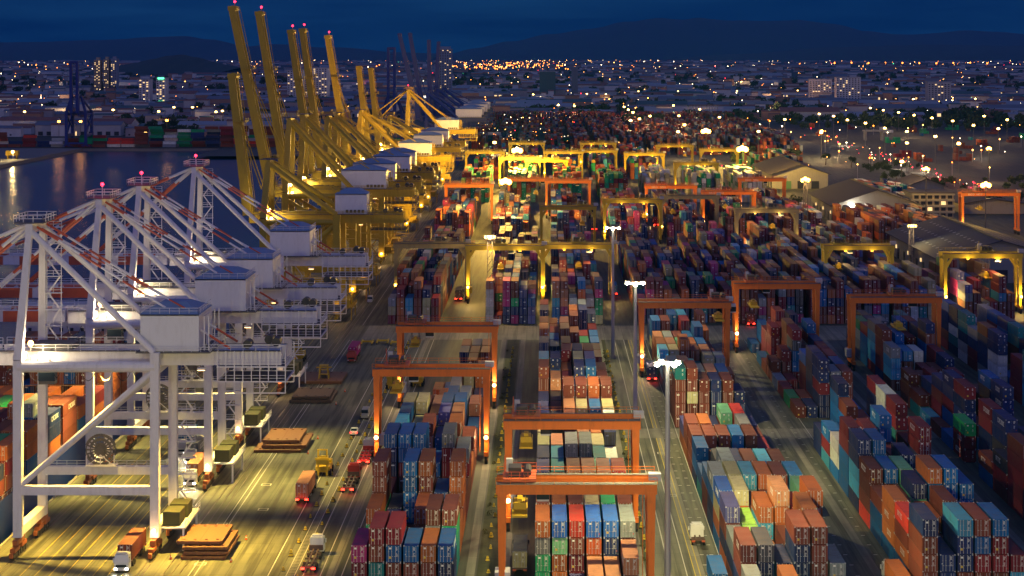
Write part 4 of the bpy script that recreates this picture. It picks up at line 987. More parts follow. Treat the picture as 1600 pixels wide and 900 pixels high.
def car(x, y, label, mat, van=False, rz=0, lit=False):
    t = thing('parked_car' if not van else 'pickup_van', label, 'car' if not van else 'van', (x,y,.02), rz)
    prof = [(0,.35),(0,.85),(1.0,1.0),(1.7,1.5),(3.2,1.52),(4.1,1.0),(4.5,.9),(4.5,.35)] if not van else [(0,.4),(0,1.1),(.8,1.3),(1.3,2.2),(5.4,2.25),(5.4,.4)]
    mb = MB(); n_ = len(prof); mb.add([(s*.88*(1 if z < 1.1 else .86),yy,z) for s in (-1,1) for yy,z in prof], [tuple(range(n_))[::-1], tuple(range(n_,2*n_))]+[(i,(i+1)%n_,n_+(i+1)%n_,n_+i) for i in range(n_)])
    b = mb.build('body', mat, t); y2 = 3.3 if not van else 1.25
    MB().add([(-.7,1.08,1.06),(.7,1.08,1.06),(.66,1.62,1.44),(-.66,1.62,1.44)] if not van else [(-.8,.83,1.4),(.8,.83,1.4),(.78,1.2,2.1),(-.78,1.2,2.1)], [(0,1,2,3)])
    g = MB(); g.add([(-.7,1.06,1.08),(.7,1.06,1.08),(.66,1.60,1.47),(-.66,1.60,1.47)] if not van else [(-.8,.80,1.4),(.8,.80,1.4),(.78,1.17,2.1),(-.78,1.17,2.1)], [(0,1,2,3)])
    if not van: g.add([(-.66,3.32,1.50),(.66,3.32,1.50),(.7,4.0,1.10),(-.7,4.0,1.10)], [(0,1,2,3)])
    g.box(-.80,-.79,1.7,3.1,1.08,1.42).box(.79,.80,1.7,3.1,1.08,1.42); g.build('window', M_GLASS, b)
    L_ = prof[-1][0]
    for yy in (.9, L_-.9):
        for s in (-1,1): MB().tube((s*.9,yy,.33),(s*.68,yy,.33),.33,10).build('wheel', M_RUBBER, t)
    for s in (-1,1): MB().box(s*.65-.15,s*.65+.15,L_,L_+.03,.7,.88).build('tail_lamp', M_TAIL, t)
car(-44.2, 462, 'small white car beside the bollard row', M_TW, rz=math.pi)
car(-43.6, 478, 'grey box van parked behind the white car', paint('van_grey', (.3,.3,.3), .4, .2), True)
car(-62, 700, 'white van parked beside the yellow crane legs', M_TW, True)
# yellow empty-container handler
def handler(x, y, label, h=4.2, boomed=True):
    t = thing('container_handler', label, 'forklift', (x,y,.02), 0, 'yellow handling machines')
    mb = MB().box(-1.5,1.5,1,6.2,.8,2.0).box(-1.4,1.4,5.2,6.8,.9,2.6); mb.build('chassis', M_CYEL, t)
    c = MB().box(-.8,.8,2.6,4.3,2.0,3.7).build('cab', M_CYEL, t); MB().box(-.82,.82,2.58,4.1,2.5,3.4).build('cab_window', M_GLASS, c)
    mb = MB().bar((-.9,.6,.3),(-.9,.6,h+1.5),.3,.4).bar((.9,.6,.3),(.9,.6,h+1.5),.3,.4)
    for z in (1.2,2.6,h,h+1.4): mb.box(-.9,.9,.5,.7,z-.12,z+.12)
    mb.build('lift_mast', M_CYEL, t)
    MB().box(-3.0 if not boomed else -1.5,3.0 if not boomed else 1.5,-.1,.35,h-.6,h-.2).box(-1.3,1.3,.1,.4,h-1.6,h-.2).build('spreader', M_CYEL, t)
    for yy in (1.6,5.4):
        for s in (-1,1): MB().tube((s*1.75,yy,.75),(s*1.15,yy,.75),.75,12).build('wheel', M_RUBBER, t)
handler(-46.4, 413, 'yellow handling machine standing just behind the brown truck on the apron')
handler(-40.2, 520, 'yellow machine under the left orange gantries in the truck lane', 3.6); handler(-34.0, 524, 'yellow machine near the left gantry beside the blue containers', 3.6)
handler(-70.5, 566, 'yellow machine at the foot of the farthest white crane', 3.4)
t = thing('lashing_cage', 'small yellow lashing frame standing on the pale hatch cover', 'machine', (-59.5,534,.83)); 
mb = MB()
for s in (-1,1):
    for q in (-1,1): mb.bar((s*1.3,q*1.1,0),(s*.9,q*.8,3.6),.25,.25)
for z in (1.2,2.4,3.6): mb.box(-1.2,1.2,-1,1,z-.12,z)
mb.box(-2,2,-.3,.3,2.8,3.1); mb.build('frame', M_CYEL, t); MB().box(-.7,.7,-.6,.6,.1,1.1).build('motor', M_DARK, t)
for k,(x,y) in enumerate(((-54,600),(-49.5,602),(-45,599))):
    t = thing('spreader_frame', ('left','middle','right')[k]+' yellow spare spreader frame parked on the apron near the cross road', 'frame', (x,y,.02), 0, 'spare spreaders parked on the apron')
    mb = MB().box(-1.8,-1.4,-1,5,.5,1.0).box(1.4,1.8,-1,5,.5,1.0).box(-1.8,1.8,1.6,2.4,.6,1.1); mb.build('frame', M_CYEL, t)
    mb = MB()
    for sx in (-1,1):
        for yy in (-.8,4.8): mb.box(sx*1.6-.15,sx*1.6+.15,yy-.15,yy+.15,0,.5)
    mb.build('leg', M_DARK, t)

# ---------------------------------------------------------------- bollards and verges
M_BOLY = paint('bollard_yellow', (.60,.42,.02), .6, .35, 1.2); M_LEAF = paint('shrub_leaf', (.10,.10,.04), .8, .2, 1.5)
mb = MB(); a = .42
mb.add([(-a,-a,0),(a,-a,0),(a,a,0),(-a,a,0),(-.16,-.16,1.0),(.16,-.16,1.0),(.16,.16,1.0),(-.16,.16,1.0)], [(0,1,5,4),(1,2,6,5),(2,3,7,6),(3,0,4,7),(4,5,6,7)],0)
mb.box(-.5,.5,-.5,.5,0,.12,1).box(-.3,.3,-.3,.3,.45,.56,1)
ME_BOL = mb.mesh('bollard', [M_BOLY, M_DARK])
def bollard(x, y, lab, grp):
    o = place('traffic_bollard', ME_BOL, None, (x,y,.02)); o.rotation_euler = (0,0,rnd.uniform(-.5,.5)); s = rnd.uniform(.6,.95); o.scale = (s,s,s*rnd.uniform(.9,1.3)); tag(o, lab, 'bollard', grp)
for k in range(32):
    bollard(-44.5+rnd.uniform(-.15,.15), 300+k*9.6, 'yellow pyramid bollard on the left edge of the hatched strip on the apron', 'bollards left of the hatched strip')
    bollard(-41.6+rnd.uniform(-.15,.15), 304+k*9.6, 'yellow pyramid bollard on the right edge of the hatched strip on the apron', 'bollards right of the hatched strip')
for k in range(36): bollard(-9.9+rnd.uniform(-.3,.3), 304+k*8.2, 'yellow pyramid bollard on the strip between the left and central blocks', 'bollards in the lane left of centre')
for k in range(32): bollard(17.9+rnd.uniform(-.2,.2), 306+k*9, 'yellow pyramid bollard on the planted strip beside the centre road', 'bollards along the centre road')
def leaves(mb, c, r, n, size, squash=.8, seed=0):
    rr = random.Random(seed)
    for _q in range(n):
        while True:
            p = Vector((rr.uniform(-1,1),rr.uniform(-1,1),rr.uniform(-1,1)))
            if .25 < p.length < 1: break
        p *= r; p.z *= squash; p += Vector(c); u = Vector((rr.uniform(-1,1),rr.uniform(-1,1),rr.uniform(-.6,1))).normalized(); v = u.orthogonal().normalized(); w = u.cross(v); s = size*rr.uniform(.6,1.4)
        mb.add([p+v*s, p+w*s*.6, p-v*s, p-w*s*.6], [(0,1,2,3)])
mb = MB()
for (x0,y0,y1,n_) in ((-11.0,300,606,16),(17.3,300,610,26)):
    for k in range(n_): leaves(mb, (x0+rnd.uniform(-.4,.4), rnd.uniform(y0,y1), .35), rnd.uniform(.4,.9), 26, .22, .7, k)
o = mb.build('verge_shrubs', M_LEAF); tag(o, 'low untidy green shrubs along the strips beside the gantry legs', 'shrubs', kind='stuff')
sheet('verge_strip', -11.7, -8.1, 290, 611, .03, M_VERGE); sheet('verge_strip', 16.95, 18.0, 290, 611, .03, M_VERGE)
for (x,) in ((-36.3,),(-12.8,),(-6.95,),(16.2,),(26.1,),(49.4,),(56.0,),(79.8,),(85.2,),(108.9,)): sheet('gantry_runway', x-.75, x+.75, 250, 611, .035, M_RUN)

# ---------------------------------------------------------------- warehouses right of the yard
M_RDK = paint('roof_slate_blue', (.035,.045,.075), .8, .2, .1); M_RGR = paint('roof_grey', (.06,.052,.06), .8, .3, .1); M_WALLW = paint('wall_white', (.27,.26,.24), .7, .25, .2); M_WALLG = paint('wall_green', (.07,.18,.10), .7, .2); M_SKYL = paint('skylight_sheet', (.30,.34,.40), .6, .1)
M_WINL = glow('lit_window', (1,.66,.28), 1.3); M_WIND = paint('window_dark', (.03,.035,.05), .2, 0); M_WALLB = paint('wall_beige', (.36,.30,.22), .7, .3, .2); M_REDR = paint('roof_red_tile', (.26,.08,.05), .7, .3, .3)
def warehouse(x0, x1, y0, y1, eh, rh, label, roofm, skylights=False, wallm=None, doors=True, overhang=2.0, grp='warehouses along the right of the yard'):
    t = thing('warehouse', label, 'warehouse', ((x0+x1)/2, (y0+y1)/2, 0), 0, grp); w = (x1-x0)/2; d = (y1-y0)/2
    mb = MB(); mb.add([(-w,-d,0),(w,-d,0),(w,-d,eh),(0,-d,rh-.4),(-w,-d,eh),(-w,d,0),(w,d,0),(w,d,eh),(0,d,rh-.4),(-w,d,eh)], [(0,1,2,3,4),(6,5,9,8,7),(5,0,4,9),(1,6,7,2)]); mb.build('wall', wallm or M_WALLW, t)
    o = overhang; sl = (rh-eh)/w; mb = MB()
    for s in (-1,1):
        xe = s*(w+o); ze = eh-sl*o; v = [(xe,-d-o,ze),(0,-d-o,rh),(0,d+o,rh),(xe,d+o,ze),(xe,-d-o,ze-.3),(0,-d-o,rh-.3),(0,d+o,rh-.3),(xe,d+o,ze-.3)]
        mb.add(v, [(0,1,2,3),(7,6,5,4),(0,4,5,1),(3,2,6,7),(0,3,7,4)] if s < 0 else [(3,2,1,0),(4,5,6,7),(1,5,4,0),(7,6,2,3),(4,7,3,0)])
        k = int(2*d/6)
        for j in range(k): y = -d+j*6+3; a_ = .04; mb.add([(xe,y,ze+a_),(0,y,rh+a_),(0,y+.25,rh+a_),(xe,y+.25,ze+a_)], [(0,1,2,3)])
    rf = mb.build('roof', roofm, t)
    MB().box(-.5,.5,-d-o,d+o,rh,rh+.35).build('ridge_cap', roofm, rf)
    if skylights:
        for s in (-1,1):
            for row in (.25,.5,.75):
                for j in range(int(2*d/7)):
                    y = -d+3+j*7; x = s*(w+o)*row; z = rh-sl*abs(x)+.09; dx = s*1.3; mb = MB(); mb.add([(x,y,z),(x+dx,y,z-sl*1.3),(x+dx,y+1.3,z-sl*1.3),(x,y+1.3,z)], [(0,1,2,3)]); mb.build('skylight', M_SKYL, rf)
    if doors:
        n_ = max(2,int(2*d/14))
        for j in range(n_):
            y = -d+5+j*14
            MB().box(-w-.12,-w,y,y+4,0,4.5).build('loading_door', M_WIND, t)
            if j % 2 == 0: MB().box(-w-.5,-w-.12,y+5,y+6.2,4.2,5.6).build('wall_lamp', M_WINL, t)
        for j in range(3): MB().box(-w*.6+j*w*.5,-w*.6+j*w*.5+5,-d-.12,-d,0,5).build('gable_door', M_WIND if j else M_WALLG, t)
    return t
warehouse(151,197,762,873,10,16.5,'dark slate warehouse with dotted skylights at the right edge of the yard',M_RDK,True)
warehouse(149,193.5,1030,1118,10,17.5,'large grey gabled warehouse with white front behind the stacked brown containers',M_RGR)
point('lamp_light', thing('wall_floodlight','single white floodlight on the grey warehouse front','lamp',(158,1027.5,9.2)), (0,-1,0), 6000, (1,.9,.7), .4); MB().ball((0,0,0),1.1,0,8,6).build('lamp_glass', M_LWHITE, [o for o in COL.objects if o.name.startswith('wall_floodlight')][0])
warehouse(147,183,1292,1402,10,16,'smaller grey roofed shed behind the large grey warehouse',M_RGR)
warehouse(221,243,1215,1260,7.5,11.5,'small white gabled hall beside the truck park',M_RGR,False)
warehouse(228,262,1090,1170,6,8.5,'low pale shed between the white hall and the office block',M_RGR,False,M_WALLB,False)
t = thing('office_block', 'grey office block with white balcony bands next to the grey warehouse', 'building', (206,1075,0))
MB().box(-10,12,-10,14,0,13).build('wall', M_WALLB, t)
for k in range(4): MB().box(-10.6,12.6,-10.9,14.6,2.4+k*3.2,3.5+k*3.2).build('balcony_band', M_WALLW, t)
for k in range(4):
    for j in range(6): MB().box(-9+j*3.6,-6.6+j*3.6,-10.06,-10,.5+k*3.2,2.3+k*3.2).build('window', M_WIND if (j*3+k*5) % 11 else M_WINL, t)
MB().box(-11,13,-11,15,13,13.5).build('roof', M_RGR, t)
truck(131, 985, 'red truck parked in front of the large grey warehouse', M_TR, False, True, 'R', 'bright red container on the truck before the grey warehouse')
# canopy beside the truck park
t = thing('gate_canopy', 'white flat canopy on thick legs at the edge of the truck park', 'canopy', (330,2010,0)); MB().box(-10,11,-6,6,9,10.2).build('roof', M_WALLW, t)
for x in (-8,9): MB().box(x-1,x+1,-4,4,0,9).build('leg', M_WALLW, t)
for k,(x,y) in enumerate(((600,2120),(540,1560))):
    t = thing('portal_crane', ('light blue portal crane far in the truck park','dark blue portal crane standing in the truck park')[k], 'crane', (x,y,0), 0, 'portal cranes in the truck park'); m_ = paint('portal_blue%d'%k, ((.12,.25,.42),(.05,.07,.16))[k], .5, .2)
    for s in (-1,1):
        for q in (-1,1): MB().bar((s*24+q*3,0,0),(s*24,0,19),2.2,3).build('leg', m_, t)
    MB().box(-42 if k == 0 else -26,30,-2.5,2.5,19,22.5).build('girder', m_, t)
    MB().bar((-24,0,22.5),(-24,0,30),1,1).bar((-24,0,30),(-40,0,22.5),.6,.6).bar((-24,0,30),(20,0,22.5),.5,.5).build('stay', m_, t)

# ---------------------------------------------------------------- masts of the far yard and truck park
far_l = [('y',1103,205,2.6,1),('y',1160,233,2.6,1),('y',808,235,2.4,1),('y',790,284,2.0,1),('y',1540,289,1.7,1),('y',1258,281,1.5,1),('y',1447,264,1.2,1),('y',1545,232,1.2,1)]
for (a,b_) in ((40,215),(370,213),(997,260),(1335,258),(765,308),(835,320),(565,352),(640,373),(487,340),(918,332),(738,390),(843,417),(963,435),(500,433),(300,370),(157,435),(1002,347),(1100,362),(1212,378),(1383,352),(1325,402),(1460,420),(1508,372),(1118,462)):
    far_l.append(('w', 1140+a/3.478, 80+b_/3.478, 1.1, 0))
for (a,b_) in ((463,235),(858,233),(755,232),(1225,295),(687,297),(600,292),(957,302),(980,318),(1005,333),(993,376),(1040,367),(1368,315),(1098,352),(1255,350),(1475,358),(1285,400),(1250,437),(20,238),(253,495),(1250,217),(1035,217)):
    far_l.append(('w', 700+a/3.478, 80+b_/3.478, 1.1, 0))
for (a,b_) in ((165,490),(758,478),(1063,488),(1290,460),(1447,490),(1490,485),(395,555),(540,555),(1118,548),(975,627),(1165,460)): far_l.append(('w' if a not in (395,540,1118) else 'o', a/4.286, 60+b_/4.286, 1.2, 0))
far_l += [('w',1283,207,1.1,0),('w',1417,232-9,1.0,0),('w',1409,252,1.0,0),('w',1498,224,1.2,0)]
M_LORNG = glow('lamp_far_orange', (1,.34,.05), 12)
COLS = {'y':(1,.60,.10),'w':(1,.66,.26),'o':(1,.45,.12)}
for k,(c,x,y,sz,big) in enumerate(far_l):
    h = 27 if big else (22 if y > 150 else 18); d = F_PX*(H-h)/(y-83); X = (x-853)*d/F_PX
    if X < QX-2 and d < BANK+8: d = BANK+8+k; X = (x-853)*d/F_PX; h = H-(y-83)*d/F_PX
    pos = '%s' % ('sodium lamp mast' if c == 'y' else 'white lamp mast' if c == 'w' else 'orange lamp mast')
    t = thing('light_mast', '%s, %s, %d percent across the view, %d m off' % (pos.split(' with')[0], ('truck park' if X > 262 else 'far bank' if X < QX else 'container area'), round(x/16), round(d)), 'lamp mast', (X,d,0), 0, 'lamp masts of the far yard')
    MB().tube((0,0,0),(0,0,h),.3,8,0,.18).build('pole', M_GREYD, t)
    hd = MB().box(-sz*1.1,sz*1.1,-.4,.4,h-.1,h+.25).build('lamp_head', M_GALV, t); r_ = sz*(.62 if big else .8)
    mb = MB()
    for s in ((-1,0,1) if big else (-.55,.55)): mb.ball((s*sz*.85,-.3,h+(.4 if s == 0 else -.2)), r_, 0, 8, 6)
    mb.build('lamp_glass', {'y':M_LYEL,'w':M_LFAR,'o':M_LORNG}[c], hd)
    pw = {2.6:360000,2.4:600000,2.0:380000,1.7:50000,1.5:26000,1.2:26000}[sz] if big else ((26000 if X < 240 else 15000*(d/2200)) if X > QX else 2500)
    if big or d < 3600: point('lamp_light', hd, (0,-.5,h+2.4), pw*(1.0 if c != 'y' else 1.25), COLS[c], 1.5)

M_CONE = paint('cone_orange', (.7,.12,.02), .5, .1)
cm = MB().tube((0,0,.04),(0,0,.85),.24,8,0,.04).box(-.3,.3,-.3,.3,0,.05,1).tube((0,0,.4),(0,0,.55),.165,8,2,.13); CONE = cm.mesh('traffic_cone', [M_CONE, M_DARK, M_MARK])
for k,(x,y,w_) in enumerate(((-54.4,344,'right of the nearest hatch cover stack'),(-54.2,360,'behind the nearest hatch cover stack'),(-65.2,346,'left of the nearest hatch cover stack'),(-52.2,437,'right of the middle hatch cover stack'),(-52,454,'behind the middle hatch cover stack'),(-52.5,498,'right of the dark hatch cover'),(-52.2,517,'behind the dark hatch cover'),(-57,322,'alone on the apron at the bottom edge'),(-50.5,408,'left of the yellow handling machine'))):
    o = place('traffic_cone', CONE, None, (x,y,.02)); tag(o, 'small orange traffic cone '+w_, 'traffic cone', 'traffic cones on the apron')

# ---------------------------------------------------------------- far bank, city, woods, hills
M_LORANGE = glow('street_orange', (1,.24,.025), 10); M_LCOOL = glow('street_cool', (1,.76,.45), 11); M_LAMB = glow('street_amber', (1,.43,.09), 10)
CW_ = [paint('city_wall_a',(.50,.46,.44),.8,.2,.05), paint('city_wall_b',(.34,.29,.30),.8,.2,.05), paint('city_wall_c',(.66,.62,.60),.8,.2,.05), paint('city_wall_d',(.42,.22,.15),.8,.2,.05)]
CR_ = [paint('city_roof_a',(.17,.18,.22),.7,.2,.05), paint('city_roof_b',(.34,.35,.38),.7,.2,.05), paint('city_roof_c',(.28,.10,.07),.7,.2,.05), paint('city_roof_d',(.07,.13,.13),.7,.2,.05)]
WN = ['pale','dim purple-grey','whitish','brownish']; RN = ['slate','light grey','red','teal']
def gable(mb, x0, x1, y0, y1, eh, rh, wi, ri):
    ym = (y0+y1)/2
    mb.add([(x0,y0,0),(x1,y0,0),(x1,y1,0),(x0,y1,0),(x0,y0,eh),(x1,y0,eh),(x1,y1,eh),(x0,y1,eh),(x0,ym,rh),(x1,ym,rh)], [(0,1,5,4),(1,2,6,9,5),(2,3,7,6),(3,0,4,8,7)], wi)
    e = .8; mb.add([(x0-e,y0-e,eh-.1),(x1+e,y0-e,eh-.1),(x1+e,ym,rh+.3),(x0-e,ym,rh+.3),(x1+e,y1+e,eh-.1),(x0-e,y1+e,eh-.1)], [(0,1,2,3),(3,2,4,5)], ri)
cr = random.Random(21)
def free(X, d, w):
    if d < BANK+70 and X < QX+5: return False
    if X > -110 and X+w < 262 and d < 2480: return False
    if X+w > 255 and d < 2560: return False
    if X > -330 and X < 262 and d < 2600: return False
    return d > 1900
built = []; stuffb = MB()
tries = 0
while len(built) < 240+3200 and tries < 50000:
    tries += 1
    py = 96+118*cr.random()**1.7; pxx = cr.uniform(-20,1620); d = F_PX*H/(py-83); s = F_PX/d; X = (pxx-853)/s
    big = cr.random() < .16
    w = cr.uniform(40,120) if big else cr.uniform(9,34); dp = cr.uniform(20,45) if big else cr.uniform(8,16)
    if d > 7000: w *= 1.6
    if not free(X, d, w): continue
    if any(abs(d-b[1]) < (dp+b[3])*.6 and X < b[0]+b[2] and b[0] < X+w for b in built[-900:]): continue
    built.append((X, d, w, dp, big, cr.randint(0,3), cr.choice((0,0,1,1,2,3) if big else (0,1,2,2,2,3)), cr.uniform(7,12) if big else cr.choice((4,5,6,7,9,12,16)), s))
built.sort(key=lambda b: -b[2]*b[8])
seen = {}
def side_word(px_): return ['left edge','left','centre-left','centre','centre-right','right','right edge'][max(0,min(6,int(px_/1600*7)))]
for k,b in enumerate(built):
    X,d,w,dp,big,wi,ri,eh,s = b
    if k < 240:
        t = thing('warehouse' if big else 'city_house', None, 'warehouse' if big else 'house', (X+w/2,d+dp/2,0), 0, 'city buildings beyond the harbour')
        pxm = 853+(X+w/2)*s
        t['label'] = '%s %s, %s roof, %s of far city, %d m off' % (WN[wi], 'long warehouse' if big else 'low house', RN[ri], side_word(pxm), round(d))
        mb = MB(); x0,x1,y0,y1 = -w/2,w/2,-dp/2,dp/2; rh = eh+dp*.12; ym = 0
        mb.add([(x0,y0,0),(x1,y0,0),(x1,y1,0),(x0,y1,0),(x0,y0,eh),(x1,y0,eh),(x1,y1,eh),(x0,y1,eh),(x0,ym,rh),(x1,ym,rh)], [(0,1,5,4),(1,2,6,9,5),(2,3,7,6),(3,0,4,8,7)]); mb.build('wall', CW_[wi], t)
        mb = MB(); e = .8; mb.add([(x0-e,y0-e,eh-.1),(x1+e,y0-e,eh-.1),(x1+e,ym,rh+.3),(x0-e,ym,rh+.3),(x1+e,y1+e,eh-.1),(x0-e,y1+e,eh-.1)], [(0,1,2,3),(3,2,4,5)]); mb.build('roof', CR_[ri], t)
        n_ = int(w/9); mb = MB(); ml = MB()
        for j in range(n_):
            xx = x0+3+j*9; lit_ = cr.random() < .22; (MB().box(xx,xx+(5 if big else 2),y0-.1,y0-.02,(.3 if big else 1.2),(4.5 if big else 2.8)).build('lit_doorway' if lit_ else 'doorway', M_WINL if lit_ else M_WIND, t) if j < 14 and d < 5000 else None)
    else: gable(stuffb, X, X+w, d, d+dp, eh, eh+dp*.12, wi, 4+ri)
o = stuffb.build('city_buildings', CW_+CR_); tag(o, 'dense mass of small far city buildings below the hills', 'buildings', kind='stuff')
# far flat-roofed terminals and special buildings
def tower(pxl, pxr, ptop, d, depth, label, wall, name='apartment_tower', floors=True, lit=.25, roofm=None, cap=None):
    s = F_PX/d; x0 = (pxl-853)/s; x1 = (pxr-853)/s; h = H-(ptop-83)/s; t = thing(name, label, 'building', ((x0+x1)/2,d+depth/2,0), 0); w = (x1-x0)/2
    MB().box(-w,w,-depth/2,depth/2,0,h).build('wall', wall, t); MB().box(-w-.6,w+.6,-depth/2-.6,depth/2+.6,h,h+1).build('roof', roofm or CR_[1], t)
    if floors:
        rest = MB(); cnt = 0; nf = int(h/3.4); nw = max(3,int(2*w/5))
        for f in range(nf):
            for j in range(nw):
                xx = -w+1+j*(2*w-1)/nw; li = cr.random() < lit; ww = 1 if (li and cnt < 98) or cnt < 60 else 0; (MB() if ww else rest).box(xx,xx+(2*w/nw)*.5,-depth/2-.15,-depth/2-.02,f*3.4+1,f*3.4+2.6).build('lit_window' if li else 'window', M_WINL if li else M_WIND, t) if ww else rest.box(xx,xx+(2*w/nw)*.5,-depth/2-.15,-depth/2-.02,f*3.4+1,f*3.4+2.6); cnt += ww
        if rest.v: q_ = rest.build('window', M_WIND, t); q_['kind'] = 'stuff'
    if cap: MB().box(-w*cap,w*cap,-depth*.3,depth*.3,h+1,h+6).build('roof_block', wall, t)
    return t
M_TWARM = paint('tower_sand', (.50,.36,.22), .8, .2, .05); M_TGREY = paint('tower_grey', (.26,.28,.36), .8, .2, .05)
for (a,b_,tp,lb) in ((147,157,94,'left wing of the sand coloured hotel tower on the left horizon'),(162,170,93,'middle wing of the sand coloured hotel tower, under a red pointed roof'),(173,183,92.5,'right wing of the sand coloured hotel tower, dark side')):
    tower(a,b_,tp,4400,20,lb,M_TWARM if a < 170 else M_TGREY,'hotel_tower',True,.3,cap=.5)
tower(683,706,77,4200,28,'tall grey tower block on the horizon behind the blue cranes',M_TGREY,'tower_block',True,.12,cap=.8)
tower(449,472,110,3450,40,'white apartment block behind the tall yellow booms, left one',CW_[2],'apartment_block',True,.2); tower(476,512,106,3500,40,'white apartment block behind the tall yellow booms, wide right one',CW_[2],'apartment_block',True,.2)
tower(217,234,124,3300,25,'white office cube on the left horizon',CW_[2],'office_block',True,.25); g = tower(244,259,122,3200,25,'office block with green neon lights on its roof',CW_[2],'office_block',True,.35)
MB().box(-5,5,-13.4,-12.9,46,49).box(-4,4,-13.4,-12.9,8,11).build('neon_sign', M_LGRN, g)
tower(1307,1345,121,3500,25,'white slab of flats on the right of the horizon',CW_[2],'apartment_block',True,.1); tower(1450,1486,128,3300,25,'pinkish slab of flats near the right edge',CW_[0],'apartment_block',True,.1); tower(1265,1300,124,3600,22,'grey slab of flats right of centre',CW_[2],'apartment_block',True,.1)
tower(843,868,112,3900,30,'grey-green factory block left of the centre horizon',CR_[3],'factory_block',False); tower(893,903,105,3950,20,'slim silo tower with a green lamp at the centre horizon',CR_[0],'silo_tower',False)
for (a,b_,py,h_,lb) in ((725,938,140,13,'long grey hall with pale roof band left of centre'),(975,1180,142,12,'long grey terminal hall right of centre'),(1405,1610,160,12,'long bluish warehouse at the right edge behind the truck park'),(0,118,145,11,'long pale hall at the left horizon with bright front'),(1245,1450,178,9,'flat elevated pale roof behind the truck park')):
    d = F_PX*(H-h_)/(py-83); s = F_PX/d; x0 = (a-853)/s; x1 = (b_-853)/s; t = thing('long_hall', lb, 'hall', ((x0+x1)/2,d+20,0)); w = (x1-x0)/2
    MB().box(-w,w,-18,18,0,h_-3).build('wall', CW_[2], t)
    mb = MB(); n_ = 3
    for j in range(n_):
        xa = -w-1+j*(2*w+2)/n_; xb = xa+(2*w+2)/n_-3; mb.add([(xa,-20,h_-3),(xb,-20,h_-3),(xb,0,h_+2),(xa,0,h_+2),(xb,20,h_-3),(xa,20,h_-3),(xa,-20,h_-4),(xb,-20,h_-4)], [(0,1,2,3),(3,2,4,5),(6,7,1,0)])
    mb.build('roof', CR_[1], t)
    mb = MB()
    for j in range(int(2*w/16)): mb.box(-w+4+j*16,-w+8+j*16,-18.2,-18,.5,5)
    mb.build('doorway', M_WIND, t)
# four white-roofed villas right of centre (row of halls behind the truck park)
for k,pxx in enumerate((1158,1206,1254,1302,1350)):
    d = 2760; s = F_PX/d; X = (pxx-853)/s; t = thing('white_hall', '%s of the five white gabled halls behind the truck park' % ('leftmost','second from left','middle','second from right','rightmost')[k], 'hall', (X,d,0), 0, 'white gabled halls behind the truck park')
    MB().box(-10,10,-8,8,0,7).build('wall', M_WALLW, t); mb = MB(); mb.add([(-12,-9,6.6),(0,-9,10.5),(0,9,10.5),(-12,9,6.6),(12,-9,6.6),(12,9,6.6)], [(0,1,2,3),(1,4,5,2)]); mb.add([(-12,-9,6.4),(12,-9,6.4),(0,-9,10.3)], [(0,1,2)]); mb.build('roof', M_WALLW, t)
# Y shaped posts
for k in range(12):
    d = 2560+cr.uniform(-60,60); X = (1075+k*4.2-853)*d/F_PX; t = thing('wind_post', 'white forked post in the row near the centre-right road, %s from left' % ordn(k), 'post', (X,d,0), 0, 'white forked posts beyond the yard')
    MB().tube((0,0,0),(0,0,17),.35,6).build('pole', M_WALLW, t); MB().bar((0,0,17),(-3,0,21),.4,.4).bar((0,0,17),(3,0,21),.4,.4).bar((0,0,17),(0,0,11.5),.5,.5).build('fork', M_WALLW, t)
# far bank quay on the left with its cranes
mb = MB().box(-620,-428,1560,BANK-.01,-6,.3); o = mb.build('pier', paint('quay_concrete', (.2,.2,.2))); tag(o, 'concrete pier jutting into the basin at the left edge', 'pier')
def rot_crane(wx, wy, label, bm):
    t = crane(0,'blue',label,M_CBLUE,33,48,bm,False,D=18,lod=0,house_x=(-70,-56),grp='blue quay cranes on the far bank',hw=8); t.location = (wx+9, wy+92.5, 0); t.rotation_euler = (0,0,math.pi/2); return t
rot_crane(-143,1850,'blue quay crane seen end-on like a ladder, left of the blue booms',(-100,93)); rot_crane(-437,1852,'blue quay crane with raised boom across the water at the left',(-101,80))
rot_crane(-462,1600,'blue quay crane at the left frame edge on the pier',(-128,62))
for k,(x,y,pw) in enumerate(((-446,1615,12000),(-439,1640,12000))):
    t = thing('quay_floodlight', ('left','right')[k]+' bright floodlight low on the pier at the left edge', 'lamp', (x,y,.3), 0, 'floodlights on the pier'); MB().tube((0,0,0),(0,0,6),.2,6).build('pole', M_GALV, t); MB().ball((0,-.3,6.3),1.3,0,8,6).build('lamp_glass', M_LFAR, t); point('lamp_light', t, (0,-2,6.5), pw, (1,.75,.3), .8)
MB_ = MB(); 
t = thing('parked_spreader', 'yellow crane spreader on the pier at the left edge', 'machine', (-442,1650,.3)); MB().box(-5,5,-3,3,3,7).box(-4,-3,-2,2,0,3).box(3,4,-2,2,0,3).build('frame', M_CYEL, t)

